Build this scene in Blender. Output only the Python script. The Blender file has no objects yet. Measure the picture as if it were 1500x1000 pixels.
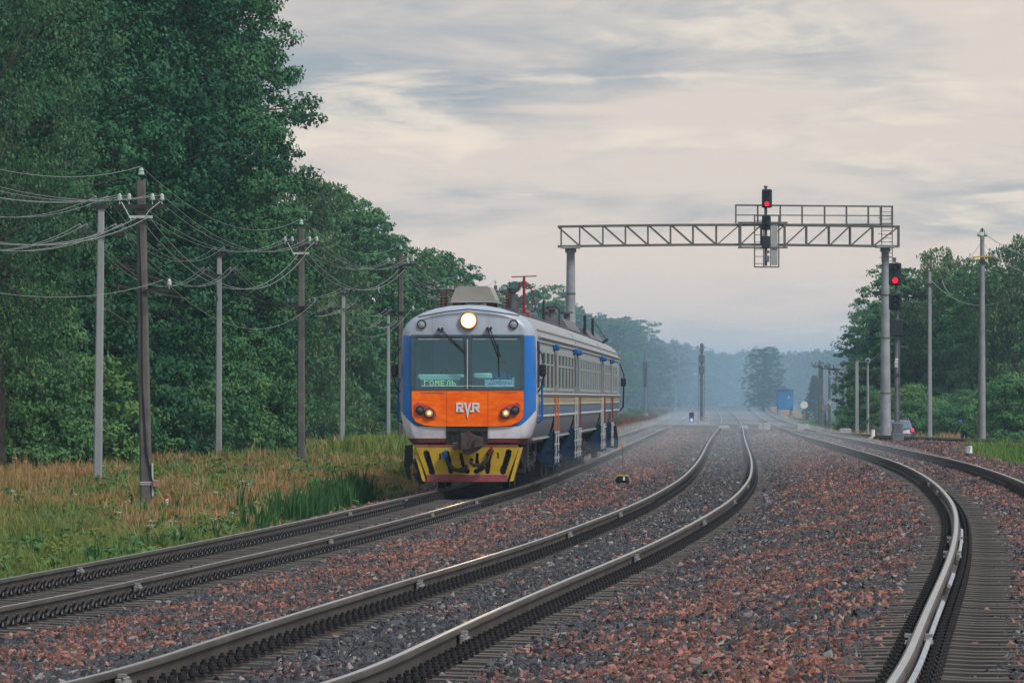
import bpy, math, random
import numpy as np
from math import radians, sin, cos, pi, atan2, sqrt
from mathutils import Vector, Matrix

SC = bpy.context.scene
COL = SC.collection
RNG = random.Random(7)

# ------------------------------------------------------------------ camera
FOC = 8500.0            # focal length expressed in photograph pixels (1500 px wide frame)
EYE = 2.07              # camera height above the rail head of the left track
cam_d = bpy.data.cameras.new('camera')
cam_d.sensor_width = 36.0
cam_d.lens = 36.0 * FOC / 1500.0
cam_d.clip_start = 0.5
cam_d.clip_end = 20000.0
cam = bpy.data.objects.new('camera', cam_d)
COL.objects.link(cam)
cam.location = (0.0, 0.0, EYE)
cam.rotation_euler = (radians(90.0) + math.atan(83.0 / FOC), 0.0, 0.0)
SC.camera = cam


# ------------------------------------------------------------------ node expression helper
class X:
    """a float socket with arithmetic"""
    def __init__(s, nt, sock): s.nt, s.k = nt, sock
    def _m(s, op, *a):
        n = s.nt.nodes.new('ShaderNodeMath'); n.operation = op
        for i, v in enumerate((s,) + a):
            if isinstance(v, X): s.nt.links.new(v.k, n.inputs[i])
            else: n.inputs[i].default_value = float(v)
        return X(s.nt, n.outputs[0])
    def __add__(s, o): return s._m('ADD', o)
    def __sub__(s, o): return s._m('SUBTRACT', o)
    def __mul__(s, o): return s._m('MULTIPLY', o)
    def __truediv__(s, o): return s._m('DIVIDE', o)
    __radd__ = __add__
    __rmul__ = __mul__
    def mx(s, o): return s._m('MAXIMUM', o)
    def mn(s, o): return s._m('MINIMUM', o)
    def gt(s, o): return s._m('GREATER_THAN', o)
    def lt(s, o): return s._m('LESS_THAN', o)
    def ab(s): return s._m('ABSOLUTE')
    def pw(s, o): return s._m('POWER', o)
    def ss(s, a, b):
        n = s.nt.nodes.new('ShaderNodeMapRange'); n.interpolation_type = 'SMOOTHSTEP'
        s.nt.links.new(s.k, n.inputs[0])
        n.inputs[1].default_value = a; n.inputs[2].default_value = b
        return X(s.nt, n.outputs[0])


def mixc(nt, f, a, b):
    n = nt.nodes.new('ShaderNodeMix'); n.data_type = 'RGBA'
    for i, v in ((0, f), (6, a), (7, b)):
        if isinstance(v, X): nt.links.new(v.k, n.inputs[i])
        elif hasattr(v, 'is_linked'): nt.links.new(v, n.inputs[i])
        elif i == 0: n.inputs[0].default_value = float(v)
        else: n.inputs[i].default_value = (v[0], v[1], v[2], 1.0)
    return n.outputs[2]


def noise(nt, vec, scale, detail=4.0, rough=0.55, dist=0.0):
    n = nt.nodes.new('ShaderNodeTexNoise')
    n.inputs['Scale'].default_value = scale; n.inputs['Detail'].default_value = detail
    n.inputs['Roughness'].default_value = rough; n.inputs['Distortion'].default_value = dist
    if vec is not None: nt.links.new(vec, n.inputs['Vector'])
    return X(nt, n.outputs[0])


def sepxyz(nt, vec):
    n = nt.nodes.new('ShaderNodeSeparateXYZ'); nt.links.new(vec, n.inputs[0])
    return [X(nt, o) for o in n.outputs]


def comb(nt, a, b, c):
    n = nt.nodes.new('ShaderNodeCombineXYZ')
    for i, v in enumerate((a, b, c)):
        if isinstance(v, X): nt.links.new(v.k, n.inputs[i])
        else: n.inputs[i].default_value = float(v)
    return n.outputs[0]


def coord(nt, kind='Object'):
    for n in nt.nodes:
        if n.type == 'TEX_COORD': return n.outputs[kind]
    return nt.nodes.new('ShaderNodeTexCoord').outputs[kind]


# ------------------------------------------------------------------ sky: thin dusk overcast over a clear-sky dome
SUN_EL, SUN_AZ = radians(50.0), radians(132.0)     # azimuth from +Y towards +X
world = bpy.data.worlds.new('World'); SC.world = world
world.use_nodes = True
nt = world.node_tree
nt.nodes.clear()
out = nt.nodes.new('ShaderNodeOutputWorld')
bg = nt.nodes.new('ShaderNodeBackground'); bg.inputs[1].default_value = 0.062
nt.links.new(bg.outputs[0], out.inputs[0])
sky = nt.nodes.new('ShaderNodeTexSky'); sky.sky_type = 'NISHITA'; sky.sun_disc = False
sky.sun_elevation = SUN_EL; sky.sun_rotation = SUN_AZ
sky.air_density = 1.2; sky.dust_density = 2.5
dx, dy, dz = sepxyz(nt, coord(nt, 'Generated'))
el = dz.mx(0.0)
k = el + 0.10                                      # cloud deck seen in perspective
pv = comb(nt, dx / k, dy / k, 0.0)
n1 = noise(nt, comb(nt, dx / k * 1.15 + 31.7, dy / k * 0.85 + 4.4, 1.7), 1.0, 6.0, 0.52, 0.5)
n2 = noise(nt, comb(nt, dx / k * 2.6, dy / k * 2.1, 2.9), 1.0, 7.0, 0.58, 0.7)
n3 = noise(nt, comb(nt, dx / k * 0.8, dy / k * 0.8, 9.4), 1.0, 3.0, 0.5, 0.2)
low = el.ss(0.0, 0.035)
base = mixc(nt, low, (7.0, 5.5, 4.6), (5.75, 5.05, 4.6))
base = mixc(nt, el.ss(.05, .45), base, (3.9, 4.6, 5.4))
dark = (n1 * 0.7 + n2 * 0.3).ss(0.45, 0.59)
c1 = mixc(nt, dark * (low * 0.8 + 0.2), base, (2.75, 3.12, 3.55))
n4 = noise(nt, comb(nt, dx / k * 5.5, dy / k * 3.6, 2.2), 1.0, 6.0, 0.6, 0.8)
lite = (n2 * 0.5 + n3 * 0.22 + n4 * 0.28).ss(0.50, 0.62)
c2 = mixc(nt, lite * 0.8, c1, (7.1, 6.2, 5.2))
c3 = mixc(nt, 0.93, sky.outputs[0], c2)
nt.links.new(c3, bg.inputs[0])

# ------------------------------------------------------------------ sun behind the cloud
sd = bpy.data.lights.new('sun', 'SUN'); sd.energy = 1.5; sd.angle = radians(16.0); sd.color = (1.0, 0.97, 0.93)
sun = bpy.data.objects.new('sun', sd); COL.objects.link(sun)
sv = Vector((sin(SUN_AZ) * cos(SUN_EL), cos(SUN_AZ) * cos(SUN_EL), sin(SUN_EL)))
sun.rotation_euler = sv.to_track_quat('Z', 'Y').to_euler()
sun.location = (20, -20, 60)

vs = SC.view_settings
vs.view_transform = 'Standard'; vs.look = 'None'; vs.gamma = 1.0; vs.exposure = 1.12; vs.use_curve_mapping = False
SC.cycles.max_bounces = 8; SC.cycles.volume_bounces = 1; SC.cycles.transparent_max_bounces = 12
SC.cycles.use_denoising = True


# ------------------------------------------------------------------ materials
def mat(name, col, rough=0.65, metal=0.0, var=0.18, scale=2.0, bump=0.0, bscale=20.0, spec=0.4, dirt=None, emit=None, estr=0.0):
    m = bpy.data.materials.new(name); m.use_nodes = True
    t = m.node_tree; b = t.nodes['Principled BSDF']
    b.inputs['Roughness'].default_value = rough; b.inputs['Metallic'].default_value = metal
    b.inputs['Specular IOR Level'].default_value = spec
    oc = coord(t)
    c = tuple(col)
    n = noise(t, oc, scale, 5.0)
    f = n.ss(0.3, 0.7)
    s = mixc(t, f, [v * (1 - var) for v in c], [min(1, v * (1 + var)) for v in c])
    if dirt:                                         # (colour, amount, scale)
        d = noise(t, oc, dirt[2], 6.0, 0.65).ss(0.62 - dirt[1] * 0.3, 0.78)
        s = mixc(t, d * min(1.0, dirt[1] + 0.3), s, dirt[0])
    t.links.new(s, b.inputs['Base Color'])
    if bump > 0:
        bn = t.nodes.new('ShaderNodeBump'); bn.inputs['Strength'].default_value = bump; bn.inputs['Distance'].default_value = 0.02
        h = noise(t, oc, bscale, 4.0)
        t.links.new(h.k, bn.inputs['Height']); t.links.new(bn.outputs[0], b.inputs['Normal'])
    if emit:
        b.inputs['Emission Color'].default_value = (*emit, 1); b.inputs['Emission Strength'].default_value = estr
    return m


def leafmat(name, col, col2, trans=0.25, rough=0.65):
    m = bpy.data.materials.new(name); m.use_nodes = True
    t = m.node_tree; b = t.nodes['Principled BSDF']; o = t.nodes['Material Output']
    g = t.nodes.new('ShaderNodeNewGeometry')
    ri = X(t, g.outputs['Random Per Island'])
    big = noise(t, g.outputs['Position'], 0.22, 3.0).ss(0.35, 0.65)
    fine = noise(t, g.outputs['Position'], 1.1, 3.0).ss(0.35, 0.65)
    s = mixc(t, (ri * 0.4 + big * 0.25 + fine * 0.35), col, col2)
    oi = t.nodes.new('ShaderNodeObjectInfo'); orr = X(t, oi.outputs['Random'])
    s = mixc(t, orr.ss(.35, 1.0) * .6, s, [min(1, v * q) for v, q in zip(col2, (1.5, 1.12, .9))])
    s = mixc(t, orr.ss(.45, 0.0) * .5, s, col)
    t.links.new(s, b.inputs['Base Color'])
    b.inputs['Roughness'].default_value = rough; b.inputs['Specular IOR Level'].default_value = 0.12
    tr = t.nodes.new('ShaderNodeBsdfTranslucent'); t.links.new(s, tr.inputs[0])
    mx = t.nodes.new('ShaderNodeMixShader'); mx.inputs[0].default_value = trans
    t.links.new(b.outputs[0], mx.inputs[1]); t.links.new(tr.outputs[0], mx.inputs[2])
    t.links.new(mx.outputs[0], o.inputs[0])
    return m


def emitmat(name, col, s):
    m = bpy.data.materials.new(name); m.use_nodes = True
    t = m.node_tree; b = t.nodes['Principled BSDF']
    b.inputs['Base Color'].default_value = (*[c * 0.3 for c in col], 1)
    b.inputs['Emission Color'].default_value = (*col, 1); b.inputs['Emission Strength'].default_value = s
    return m


# ------------------------------------------------------------------ mesh helpers
class MB:
    """collects shapes into ONE mesh"""
    def __init__(s): s.v, s.f, s.m = [], [], []
    def add(s, vs, fs, mi=0, mtx=None):
        o = len(s.v)
        for v in vs:
            if mtx is not None: v = mtx @ Vector(v)
            s.v.append(tuple(v))
        for f in fs: s.f.append([o + i for i in f]); s.m.append(mi)
    def box(s, c, d, mi=0, rot=None, bev=0.0):
        hx, hy, hz = d[0] / 2, d[1] / 2, d[2] / 2
        mt = Matrix.Translation(c) @ (rot.to_4x4() if rot is not None else Matrix.Identity(4))
        if bev <= 0:
            vs = [(sx * hx, sy * hy, sz * hz) for sz in (-1, 1) for sx, sy in ((-1, -1), (1, -1), (1, 1), (-1, 1))]
            s.add(vs, [(0, 3, 2, 1), (4, 5, 6, 7), (0, 1, 5, 4), (1, 2, 6, 5), (2, 3, 7, 6), (3, 0, 4, 7)], mi, mt)
        else:
            b = min(bev, hx * .9, hy * .9, hz * .9)
            ring = lambda x, y: [(-x + b, -y), (x - b, -y), (x, -y + b), (x, y - b), (x - b, y), (-x + b, y), (-x, y - b), (-x, -y + b)]
            vs = []
            for z, ins in ((-hz, b), (-hz + b, 0), (hz - b, 0), (hz, b)):
                for (x, y) in ring(hx - ins, hy - ins): vs.append((x, y, z))
            fs = [tuple(range(7, -1, -1)), tuple(range(24, 32))]
            for r in range(3):
                for i in range(8): fs.append((r * 8 + i, r * 8 + (i + 1) % 8, r * 8 + 8 + (i + 1) % 8, r * 8 + 8 + i))
            s.add(vs, fs, mi, mt)
    def cyl(s, p0, p1, r0, r1=None, n=8, mi=0, caps=True):
        r1 = r0 if r1 is None else r1
        p0, p1 = Vector(p0), Vector(p1); d = (p1 - p0)
        if d.length < 1e-6: return
        q = d.to_track_quat('Z', 'Y')
        vs = []
        for p, r in ((p0, r0), (p1, r1)):
            for i in range(n):
                a = 2 * pi * i / n
                vs.append(p + q @ Vector((cos(a) * r, sin(a) * r, 0)))
        fs = [(i, (i + 1) % n, n + (i + 1) % n, n + i) for i in range(n)]
        if caps: fs += [tuple(range(n - 1, -1, -1)), tuple(range(n, 2 * n))]
        s.add(vs, fs, mi)
    def tube(s, pts, r, n=6, mi=0, rad=None):
        pts = [Vector(p) for p in pts]; vs = []; q = None
        for i, p in enumerate(pts):
            d = (pts[min(i + 1, len(pts) - 1)] - pts[max(i - 1, 0)]).normalized()
            q = d.to_track_quat('Z', 'Y') if q is None else (q.to_matrix() @ Vector((0, 0, 1))).rotation_difference(d) @ q
            rr = rad[i] if rad else r
            for k_ in range(n):
                a = 2 * pi * k_ / n
                vs.append(p + q @ Vector((cos(a) * rr, sin(a) * rr, 0)))
        fs = [tuple(range(n - 1, -1, -1)), tuple(range((len(pts) - 1) * n, len(pts) * n))]
        for i in range(len(pts) - 1):
            for k_ in range(n):
                fs.append((i * n + k_, i * n + (k_ + 1) % n, (i + 1) * n + (k_ + 1) % n, (i + 1) * n + k_))
        s.add(vs, fs, mi)
    def lathe(s, c, prof, n=10, mi=0, axis='Z'):
        vs = []
        for r, z in prof:
            for i in range(n):
                a = 2 * pi * i / n
                v = (cos(a) * r, sin(a) * r, z)
                if axis == 'Y': v = (v[0], v[2], v[1])
                vs.append((c[0] + v[0], c[1] + v[1], c[2] + v[2]))
        fs = []
        for k_ in range(len(prof) - 1):
            for i in range(n):
                q = (k_ * n + i, k_ * n + (i + 1) % n, (k_ + 1) * n + (i + 1) % n, (k_ + 1) * n + i)
                fs.append(q if axis == 'Z' else q[::-1])
        fs += [tuple(range(n - 1, -1, -1)), tuple(range((len(prof) - 1) * n, len(prof) * n))]
        s.add(vs, fs, mi)
    def prism(s, poly, y0, y1, mi=0):
        """polygon in (x,z) extruded along y"""
        n = len(poly)
        vs = [(x, y0, z) for x, z in poly] + [(x, y1, z) for x, z in poly]
        fs = [tuple(range(n)), tuple(range(2 * n - 1, n - 1, -1))]
        fs += [((i + 1) % n, i, n + i, n + (i + 1) % n) for i in range(n)]
        s.add(vs, fs, mi)
    def stroke(s, a, b, w, y, t, mi=0):
        """flat bar between two (x,z) points on a plane facing -y"""
        a, b = Vector(a), Vector(b); d = (b - a); L = d.length
        ang = atan2(d.y, d.x)
        s.box(((a.x + b.x) / 2, y, (a.y + b.y) / 2), (L + w * .6, t, w), mi, Matrix.Rotation(-ang, 3, 'Y'))
    def mesh(s, name, mats, sharp=35.0, smooth=True):
        me = bpy.data.meshes.new(name)
        me.from_pydata(s.v, [], s.f)
        if not isinstance(mats, (list, tuple)): mats = [mats]
        for m in mats: me.materials.append(m)
        me.polygons.foreach_set('material_index', s.m)
        if smooth:
            me.polygons.foreach_set('use_smooth', [True] * len(s.f))
            me.set_sharp_from_angle(angle=radians(sharp))
        me.update()
        return me
    def obj(s, name, mats, parent=None, **kw):
        return put(name, s.mesh(name, mats, **kw), parent)


def put(name, me, parent=None, loc=None, rot=None, scale=None):
    o = bpy.data.objects.new(name, me); COL.objects.link(o)
    if parent is not None: o.parent = parent
    if loc is not None: o.location = loc
    if rot is not None: o.rotation_euler = rot
    if scale is not None: o.scale = scale
    return o


def tag(o, label=None, cat=None, group=None, kind=None):
    if label: o['label'] = label
    if cat: o['category'] = cat
    if group: o['group'] = group
    if kind: o['kind'] = kind
    return o


def thing(name, label, cat, loc=(0, 0, 0), rz=0.0, group=None):
    o = bpy.data.objects.new(name, None); COL.objects.link(o)
    o.empty_display_size = 0.3
    o.location = loc; o.rotation_euler = (0, 0, rz)
    return tag(o, label, cat, group)


def copy_tree(o, parent=None):
    c = o.copy(); COL.objects.link(c)
    if parent is not None: c.parent = parent
    for ch in list(o.children): copy_tree(ch, c)
    return c


def npmesh(name, V, F, mats, smooth=False):
    """V (n,3), F (m,k) numpy arrays"""
    me = bpy.data.meshes.new(name)
    n, m, k_ = len(V), len(F), F.shape[1]
    me.vertices.add(n); me.vertices.foreach_set('co', np.ascontiguousarray(V, dtype=np.float32).ravel())
    me.loops.add(m * k_); me.loops.foreach_set('vertex_index', np.ascontiguousarray(F, dtype=np.int32).ravel())
    me.polygons.add(m)
    me.polygons.foreach_set('loop_start', np.arange(0, m * k_, k_, dtype=np.int32))
    me.polygons.foreach_set('loop_total', np.full(m, k_, dtype=np.int32))
    if not isinstance(mats, (list, tuple)): mats = [mats]
    for q in mats: me.materials.append(q)
    if smooth: me.polygons.foreach_set('use_smooth', np.ones(m, dtype=bool))
    me.update(calc_edges=True)
    return me


def sstep(a, b, x):
    t = np.clip((np.asarray(x, float) - a) / (b - a), 0, 1)
    return t * t * (3 - 2 * t)


def vnoise(x, y, seed=0):
    """cheap smooth value noise in numpy"""
    x = np.asarray(x, float); y = np.asarray(y, float)
    xi, yi = np.floor(x).astype(int), np.floor(y).astype(int)
    fx, fy = x - xi, y - yi
    fx = fx * fx * (3 - 2 * fx); fy = fy * fy * (3 - 2 * fy)
    def h(a, b):
        n = (a * 374761393 + b * 668265263 + seed * 1442695041) & 0x7fffffff
        n = (n ^ (n >> 13)) * 1274126177 & 0x7fffffff
        return ((n ^ (n >> 16)) & 0xffff) / 65535.0
    return (h(xi, yi) * (1 - fx) + h(xi + 1, yi) * fx) * (1 - fy) + (h(xi, yi + 1) * (1 - fx) + h(xi + 1, yi + 1) * fx) * fy


# ------------------------------------------------------------------ survey of the place: (distance, offset, rail height)
TR = {
    'A': [(25, -9.6, 0), (45, -7.3, 0), (60, -5.64, 0), (75, -4.39, 0), (90, -3.3, 0), (105, -2.36, 0), (120, -1.52, 0), (131, -0.9, 0),
          (142, -0.33, 0), (155, 0.24, 0), (170, 0.88, 0), (190, 1.71, 0), (215, 2.69, 0), (250, 4.0, 0), (290, 5.52, 0), (340, 7.45, 0),
          (400, 9.7, -.01), (480, 12.7, -.03), (560, 15.6, -.06), (640, 18.3, -.06), (760, 22.4, .1), (900, 27.2, .4), (1100, 34, .8)],
    'B': [(25, -3.6, .34), (30, -2.85, .33), (36, -1.94, .318), (42, -1.43, .306), (50, -0.86, .282), (58, -0.27, .253), (66, 0.34, .224), (75, 1.04, .21),
          (88, 1.99, .209), (104, 3.05, .208), (120, 3.96, .207), (135, 4.72, .206), (150, 5.39, .206), (172, 6.3, .204), (206, 7.61, .202),
          (240, 8.89, .201), (285, 10.61, .172), (344, 12.91, .125), (380, 14.32, .096), (408, 15.4, .081), (440, 16.62, .083),
          (476, 17.96, .086), (565, 21.15, .141), (670, 24.71, .26), (800, 29.13, .45), (1020, 37.97, .776), (1250, 47, 1.2)],
    'C': [(25, 2.25, .57), (28, 2.54, .57), (32.7, 3.0, .57), (38, 3.47, .57), (46, 4.17, .57), (55, 4.95, .57), (64, 5.69, .57), (72, 6.31, .57),
          (80, 6.89, .57), (90, 7.54, .57), (104, 8.35, .57), (120, 9.15, .57), (145, 10.23, .535), (165, 11.0, .489), (190, 11.9, .432),
          (215, 12.78, .377), (250, 13.99, .3), (309, 16.06, .178), (360, 17.88, .11), (410, 19.67, .06), (460, 21.48, .04), (511, 23.31, .04),
          (580, 25.79, .06), (640, 27.95, .12), (700, 30.12, .26), (763, 32.42, .42), (900, 37.61, .64), (1050, 43.77, .84), (1250, 52, 1.2)],
    'D': [(150, 50.0, .1), (200, 37.4, .1), (230, 31.2, .1), (262, 25.3, .1), (282, 21.9, .1), (305, 19.0, .12), (330, 17.55, .13), (352, 17.6, .12)],
}
SPL = {}
for k_, P in TR.items():
    P = np.array(P, float)
    t = P[:, 0]; n = len(t); res = []
    for c in (1, 2):
        y = P[:, c]; h = np.diff(t)
        Am = np.zeros((n, n)); r = np.zeros(n); Am[0, 0] = Am[-1, -1] = 1
        for i in range(1, n - 1):
            Am[i, i - 1] = h[i - 1]; Am[i, i] = 2 * (h[i - 1] + h[i]); Am[i, i + 1] = h[i]
            r[i] = 6 * ((y[i + 1] - y[i]) / h[i] - (y[i] - y[i - 1]) / h[i - 1])
        res.append((y, np.linalg.solve(Am, r)))
    SPL[k_] = (t, res)


def trk(name, d):
    """centre line: offset x and rail-head z at distance d"""
    t, res = SPL[name]; d = np.asarray(d, float)
    i = np.clip(np.searchsorted(t, d) - 1, 0, len(t) - 2)
    h = t[i + 1] - t[i]; a = (t[i + 1] - d) / h; b = (d - t[i]) / h
    outv = []
    for y, m2 in res:
        outv.append(a * y[i] + b * y[i + 1] + ((a ** 3 - a) * m2[i] + (b ** 3 - b) * m2[i + 1]) * h * h / 6)
    return outv[0], outv[1]


def at(px, d):            # sideways offset of something seen at column px, standing d metres away
    return (px - 750.0) * d / FOC


def zat(py, d):           # its height
    return EYE - (py - 583.0) * d / FOC


def ground_z(x, d):
    x = np.asarray(x, float); d = np.asarray(d, float)
    dc = np.clip(d, 25, 1250)
    xa, za = trk('A', np.clip(dc, 25, 1100)); xb, zb = trk('B', dc); xc, zc = trk('C', dc)
    rise = np.maximum(0, np.clip(d, 0, 2400) - 640) * 0.0019
    left = -0.55 + 0.45 * sstep(118, 165, d) - 0.15 * sstep(200, 300, d) + rise
    right = 0.12 - 1.0 * sstep(255, 330, d) + rise
    right = right - 0.5 * sstep(6, 16, x - xc) * (1 - sstep(330, 420, d))
    mid = np.minimum(np.minimum(za, zb), zc) - 0.62
    z = np.where(x < xa - 1.0, left, np.where(x > xc + 1.0, right, mid))
    wl = sstep(xa - 3.6, xa - 1.6, x); wr = sstep(xc + 1.6, xc + 3.8, x)
    z = np.where(x < (xa + xc) / 2, left * (1 - wl) + mid * wl, mid * (1 - wr) + right * wr)
    return z + 0.10 * (vnoise(x * .35, d * .2, 3) - .5) * np.clip(np.maximum(xa - 2 - x, x - xc - 2), 0, 1)
# ------------------------------------------------------------------ ground sheet
mt_ = bpy.data.materials.new('meadow_soil'); mt_.use_nodes = True
t = mt_.node_tree; b = t.nodes['Principled BSDF']; oc = coord(t)
a_ = noise(t, oc, 0.35, 5.0, .6).ss(.38, .62); b_ = noise(t, oc, 3.0, 5.0, .6)
cc = mixc(t, a_, (.035, .065, .025), (.115, .088, .042))
cc = mixc(t, b_.ss(.4, .7) * 0.6, cc, (.055, .07, .032))
t.links.new(cc, b.inputs['Base Color']); b.inputs['Roughness'].default_value = .95
MEADOW = mt_

rows = np.concatenate([np.arange(-60, 20, 10), np.arange(20, 330, 4), np.arange(330, 900, 15), np.arange(900, 2500, 60), np.arange(2500, 7001, 500)]).astype(float)
offs = np.concatenate([[-3000, -1200, -500, -250, -120, -70, -45, -32], np.arange(-26, 30, 1.0), [32, 38, 48, 70, 120, 250, 500, 1200, 3000]]).astype(float)
Dg, Og = np.meshgrid(rows, offs, indexing='ij')
xb_, _ = trk('B', np.clip(Dg, 25, 1250))
Xg = xb_ + Og
Zg = ground_z(Xg, Dg)
nr, nc = Dg.shape
V = np.stack([Xg, Dg, Zg], -1).reshape(-1, 3)
ii = np.arange(nr * nc).reshape(nr, nc)
F = np.stack([ii[:-1, :-1], ii[:-1, 1:], ii[1:, 1:], ii[1:, :-1]], -1).reshape(-1, 4)
tag(put('ground', npmesh('ground', V, F, MEADOW, True)), kind='structure')

# ------------------------------------------------------------------ ballast bed under the three main tracks and the siding
bm_ = bpy.data.materials.new('ballast_fines'); bm_.use_nodes = True
t = bm_.node_tree; b = t.nodes['Principled BSDF']; oc = coord(t)
vor = t.nodes.new('ShaderNodeTexVoronoi'); vor.inputs['Scale'].default_value = 17.0; t.links.new(oc, vor.inputs['Vector'])
sx_ = sepxyz(t, vor.outputs['Color'])
patch = noise(t, oc, 0.38, 5.0, .62).ss(.38, .62)
ab_ = t.nodes.new('ShaderNodeAttribute'); ab_.attribute_name = 'stone_red'
red = (sx_[0] * 0.58 + patch * 0.42 + X(t, ab_.outputs['Fac']) * 0.34).gt(.525 + .34)
grey = mixc(t, sx_[1], (.013, .015, .020), (.06, .062, .07))
redc = mixc(t, sx_[2], (.05, .023, .020), (.17, .08, .06))
cc = mixc(t, red, grey, redc)
t.links.new(cc, b.inputs['Base Color']); b.inputs['Roughness'].default_value = .85
bn = t.nodes.new('ShaderNodeBump'); bn.inputs['Strength'].default_value = .9; bn.inputs['Distance'].default_value = .05
t.links.new(vor.outputs['Distance'], bn.inputs['Height']); t.links.new(bn.outputs[0], b.inputs['Normal'])
BALLAST = bm_

rows = np.concatenate([np.arange(26, 170, 0.6), np.arange(170, 420, 2.5), np.arange(420, 1100.1, 10)])
xa, za = trk('A', np.clip(rows, 25, 1100)); xb, zb = trk('B', rows); xc, zc = trk('C', rows)
cols, zs, dens, reds = [], [], [], []
def colm(x, z, d, r=1.0): cols.append(x); zs.append(z); dens.append(np.full_like(rows, d)); reds.append(np.full_like(rows, r))
SHO = .235
gz = lambda x: ground_z(x, rows) - .12
colm(xa - 3.5, gz(xa - 3.5), .0)
colm(xa - 2.0, za - SHO - .06, .5)
colm(xa - 1.5, za - SHO, .5)
for o_, dd in ((-1.15, .3), (-.75, .03), (-.35, .12), (0, .2), (.35, .12), (.75, .03), (1.2, .30), (1.5, .95)): colm(xa + o_, za - SHO - (.035 if dd < .15 else .0 if abs(o_) < 1.3 else -.01), dd, .55 if abs(o_) < 1.3 else .9)
for f_ in (.3, .5, .7): colm((xa + 1.5) * (1 - f_) + (xb - 1.5) * f_, (za * (1 - f_) + zb * f_) - SHO - .02, 1.0)
for o_, dd in ((-1.5, 1.0), (-1.2, .7), (-.75, .12), (-.35, .45), (0, .75), (.35, .4), (.75, .06), (1.2, .3), (1.5, 1.0)): colm(xb + o_, zb - SHO - (.035 if dd < .15 else -.012 if abs(o_) < 1.3 else -.01), dd, .12 if abs(o_) < 1.0 else .45)
for f_ in (.3, .5, .7): colm((xb + 1.5) * (1 - f_) + (xc - 1.5) * f_, (zb * (1 - f_) + zc * f_) - SHO - .01, 1.0)
for o_, dd in ((-1.5, 1.0), (-1.2, .30), (-.75, .03), (-.35, .15), (0, .45), (.35, .5), (.75, .2), (1.2, .3), (1.5, 1.0), (2.1, 1.0)): colm(xc + o_, zc - SHO - (.035 if dd < .19 else -.012 if abs(o_) < 1.3 else -.01), dd, .8 if abs(o_) < 1.3 else .95)
colm(xc + 3.7, gz(xc + 3.7) + .15 * sstep(125, 150, rows) * (1 - sstep(300, 330, rows)), .5)
xe = xc + 3.9 + 8.0 * sstep(120, 180, rows) * (1 - sstep(290, 335, rows))
colm(xe, gz(xe) + .14 * sstep(125, 150, rows) * (1 - sstep(290, 320, rows)), .2)
Xs, Zs, Ds_, Rs_ = np.stack(cols, 1), np.stack(zs, 1), np.stack(dens, 1), np.stack(reds, 1)
Yg = np.repeat(rows[:, None], Xs.shape[1], 1)
Zs = Zs + .05 * (vnoise(Xs * 1.3, Yg * .8, 5) - .55) * (Ds_ > .6)
nr, nc = Xs.shape
V = np.stack([Xs, Yg, Zs], -1).reshape(-1, 3)
ii = np.arange(nr * nc).reshape(nr, nc)
F = np.stack([ii[:-1, :-1], ii[:-1, 1:], ii[1:, 1:], ii[1:, :-1]], -1).reshape(-1, 4)
bed_me = npmesh('ballast_bed', V, F, BALLAST, True)
bed_me.attributes.new('stone_red', 'FLOAT', 'POINT').data.foreach_set('value', Rs_.astype(np.float32).ravel())
tag(put('ballast_bed', bed_me), kind='structure')

# loose crushed stones lying on the bed, nearest stretch only (geometry nodes scatter on its own copy of the near bed)
last = int(np.searchsorted(rows, 415))
first = int(np.searchsorted(rows, 33))
Vn = np.stack([Xs, Yg, Zs], -1)[first:last]
nr2 = last - first
ii = np.arange(nr2 * nc).reshape(nr2, nc)
F = np.stack([ii[:-1, :-1], ii[:-1, 1:], ii[1:, 1:], ii[1:, :-1]], -1).reshape(-1, 4)
st_me = npmesh('ballast_stones', Vn.reshape(-1, 3), F, BALLAST, True)
dn = Ds_[first:last] * (1 - .72 * sstep(60, 170, Yg[first:last])) * (1 - .72 * sstep(180, 300, Yg[first:last]))
st_me.attributes.new('stone_red', 'FLOAT', 'POINT').data.foreach_set('value', Rs_[first:last].astype(np.float32).ravel())
sz = 1 + .6 * sstep(60, 200, Yg[first:last]) + .7 * sstep(200, 330, Yg[first:last])
at_ = st_me.attributes.new('stone_size', 'FLOAT', 'POINT'); at_.data.foreach_set('value', sz.astype(np.float32).ravel())
at_ = st_me.attributes.new('stone_density', 'FLOAT', 'POINT'); at_.data.foreach_set('value', dn.astype(np.float32).ravel())

sm_ = bpy.data.materials.new('crushed_stone'); sm_.use_nodes = True
t = sm_.node_tree; b = t.nodes['Principled BSDF']
oi = t.nodes.new('ShaderNodeObjectInfo'); rnd = X(t, oi.outputs['Random'])
g_ = t.nodes.new('ShaderNodeNewGeometry')
patch = noise(t, g_.outputs['Position'], 0.38, 5.0, .62).ss(.38, .62)
r2 = (rnd * 17.31)._m('FRACT'); r3 = (rnd * 91.7)._m('FRACT')
ab_ = t.nodes.new('ShaderNodeAttribute'); ab_.attribute_type = 'INSTANCER'; ab_.attribute_name = 'stone_red'
red = (r2 * 0.58 + patch * 0.42 + X(t, ab_.outputs['Fac']) * 0.34).gt(.525 + .34)
grey = mixc(t, r3, (.013, .015, .021), (.082, .084, .096))
grey = mixc(t, r3.gt(.93), grey, (.26, .24, .22))
redc = mixc(t, r3 * r3, (.105, .040, .031), (.40, .175, .125))
cc = mixc(t, red, grey, redc)
fn = noise(t, coord(t), 3.0, 4.0).ss(.3, .7)
cc = mixc(t, fn * .35, cc, (.05, .048, .05))
t.links.new(cc, b.inputs['Base Color']); b.inputs['Roughness'].default_value = .78; b.inputs['Specular IOR Level'].default_value = .35
STONE = sm_

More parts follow.
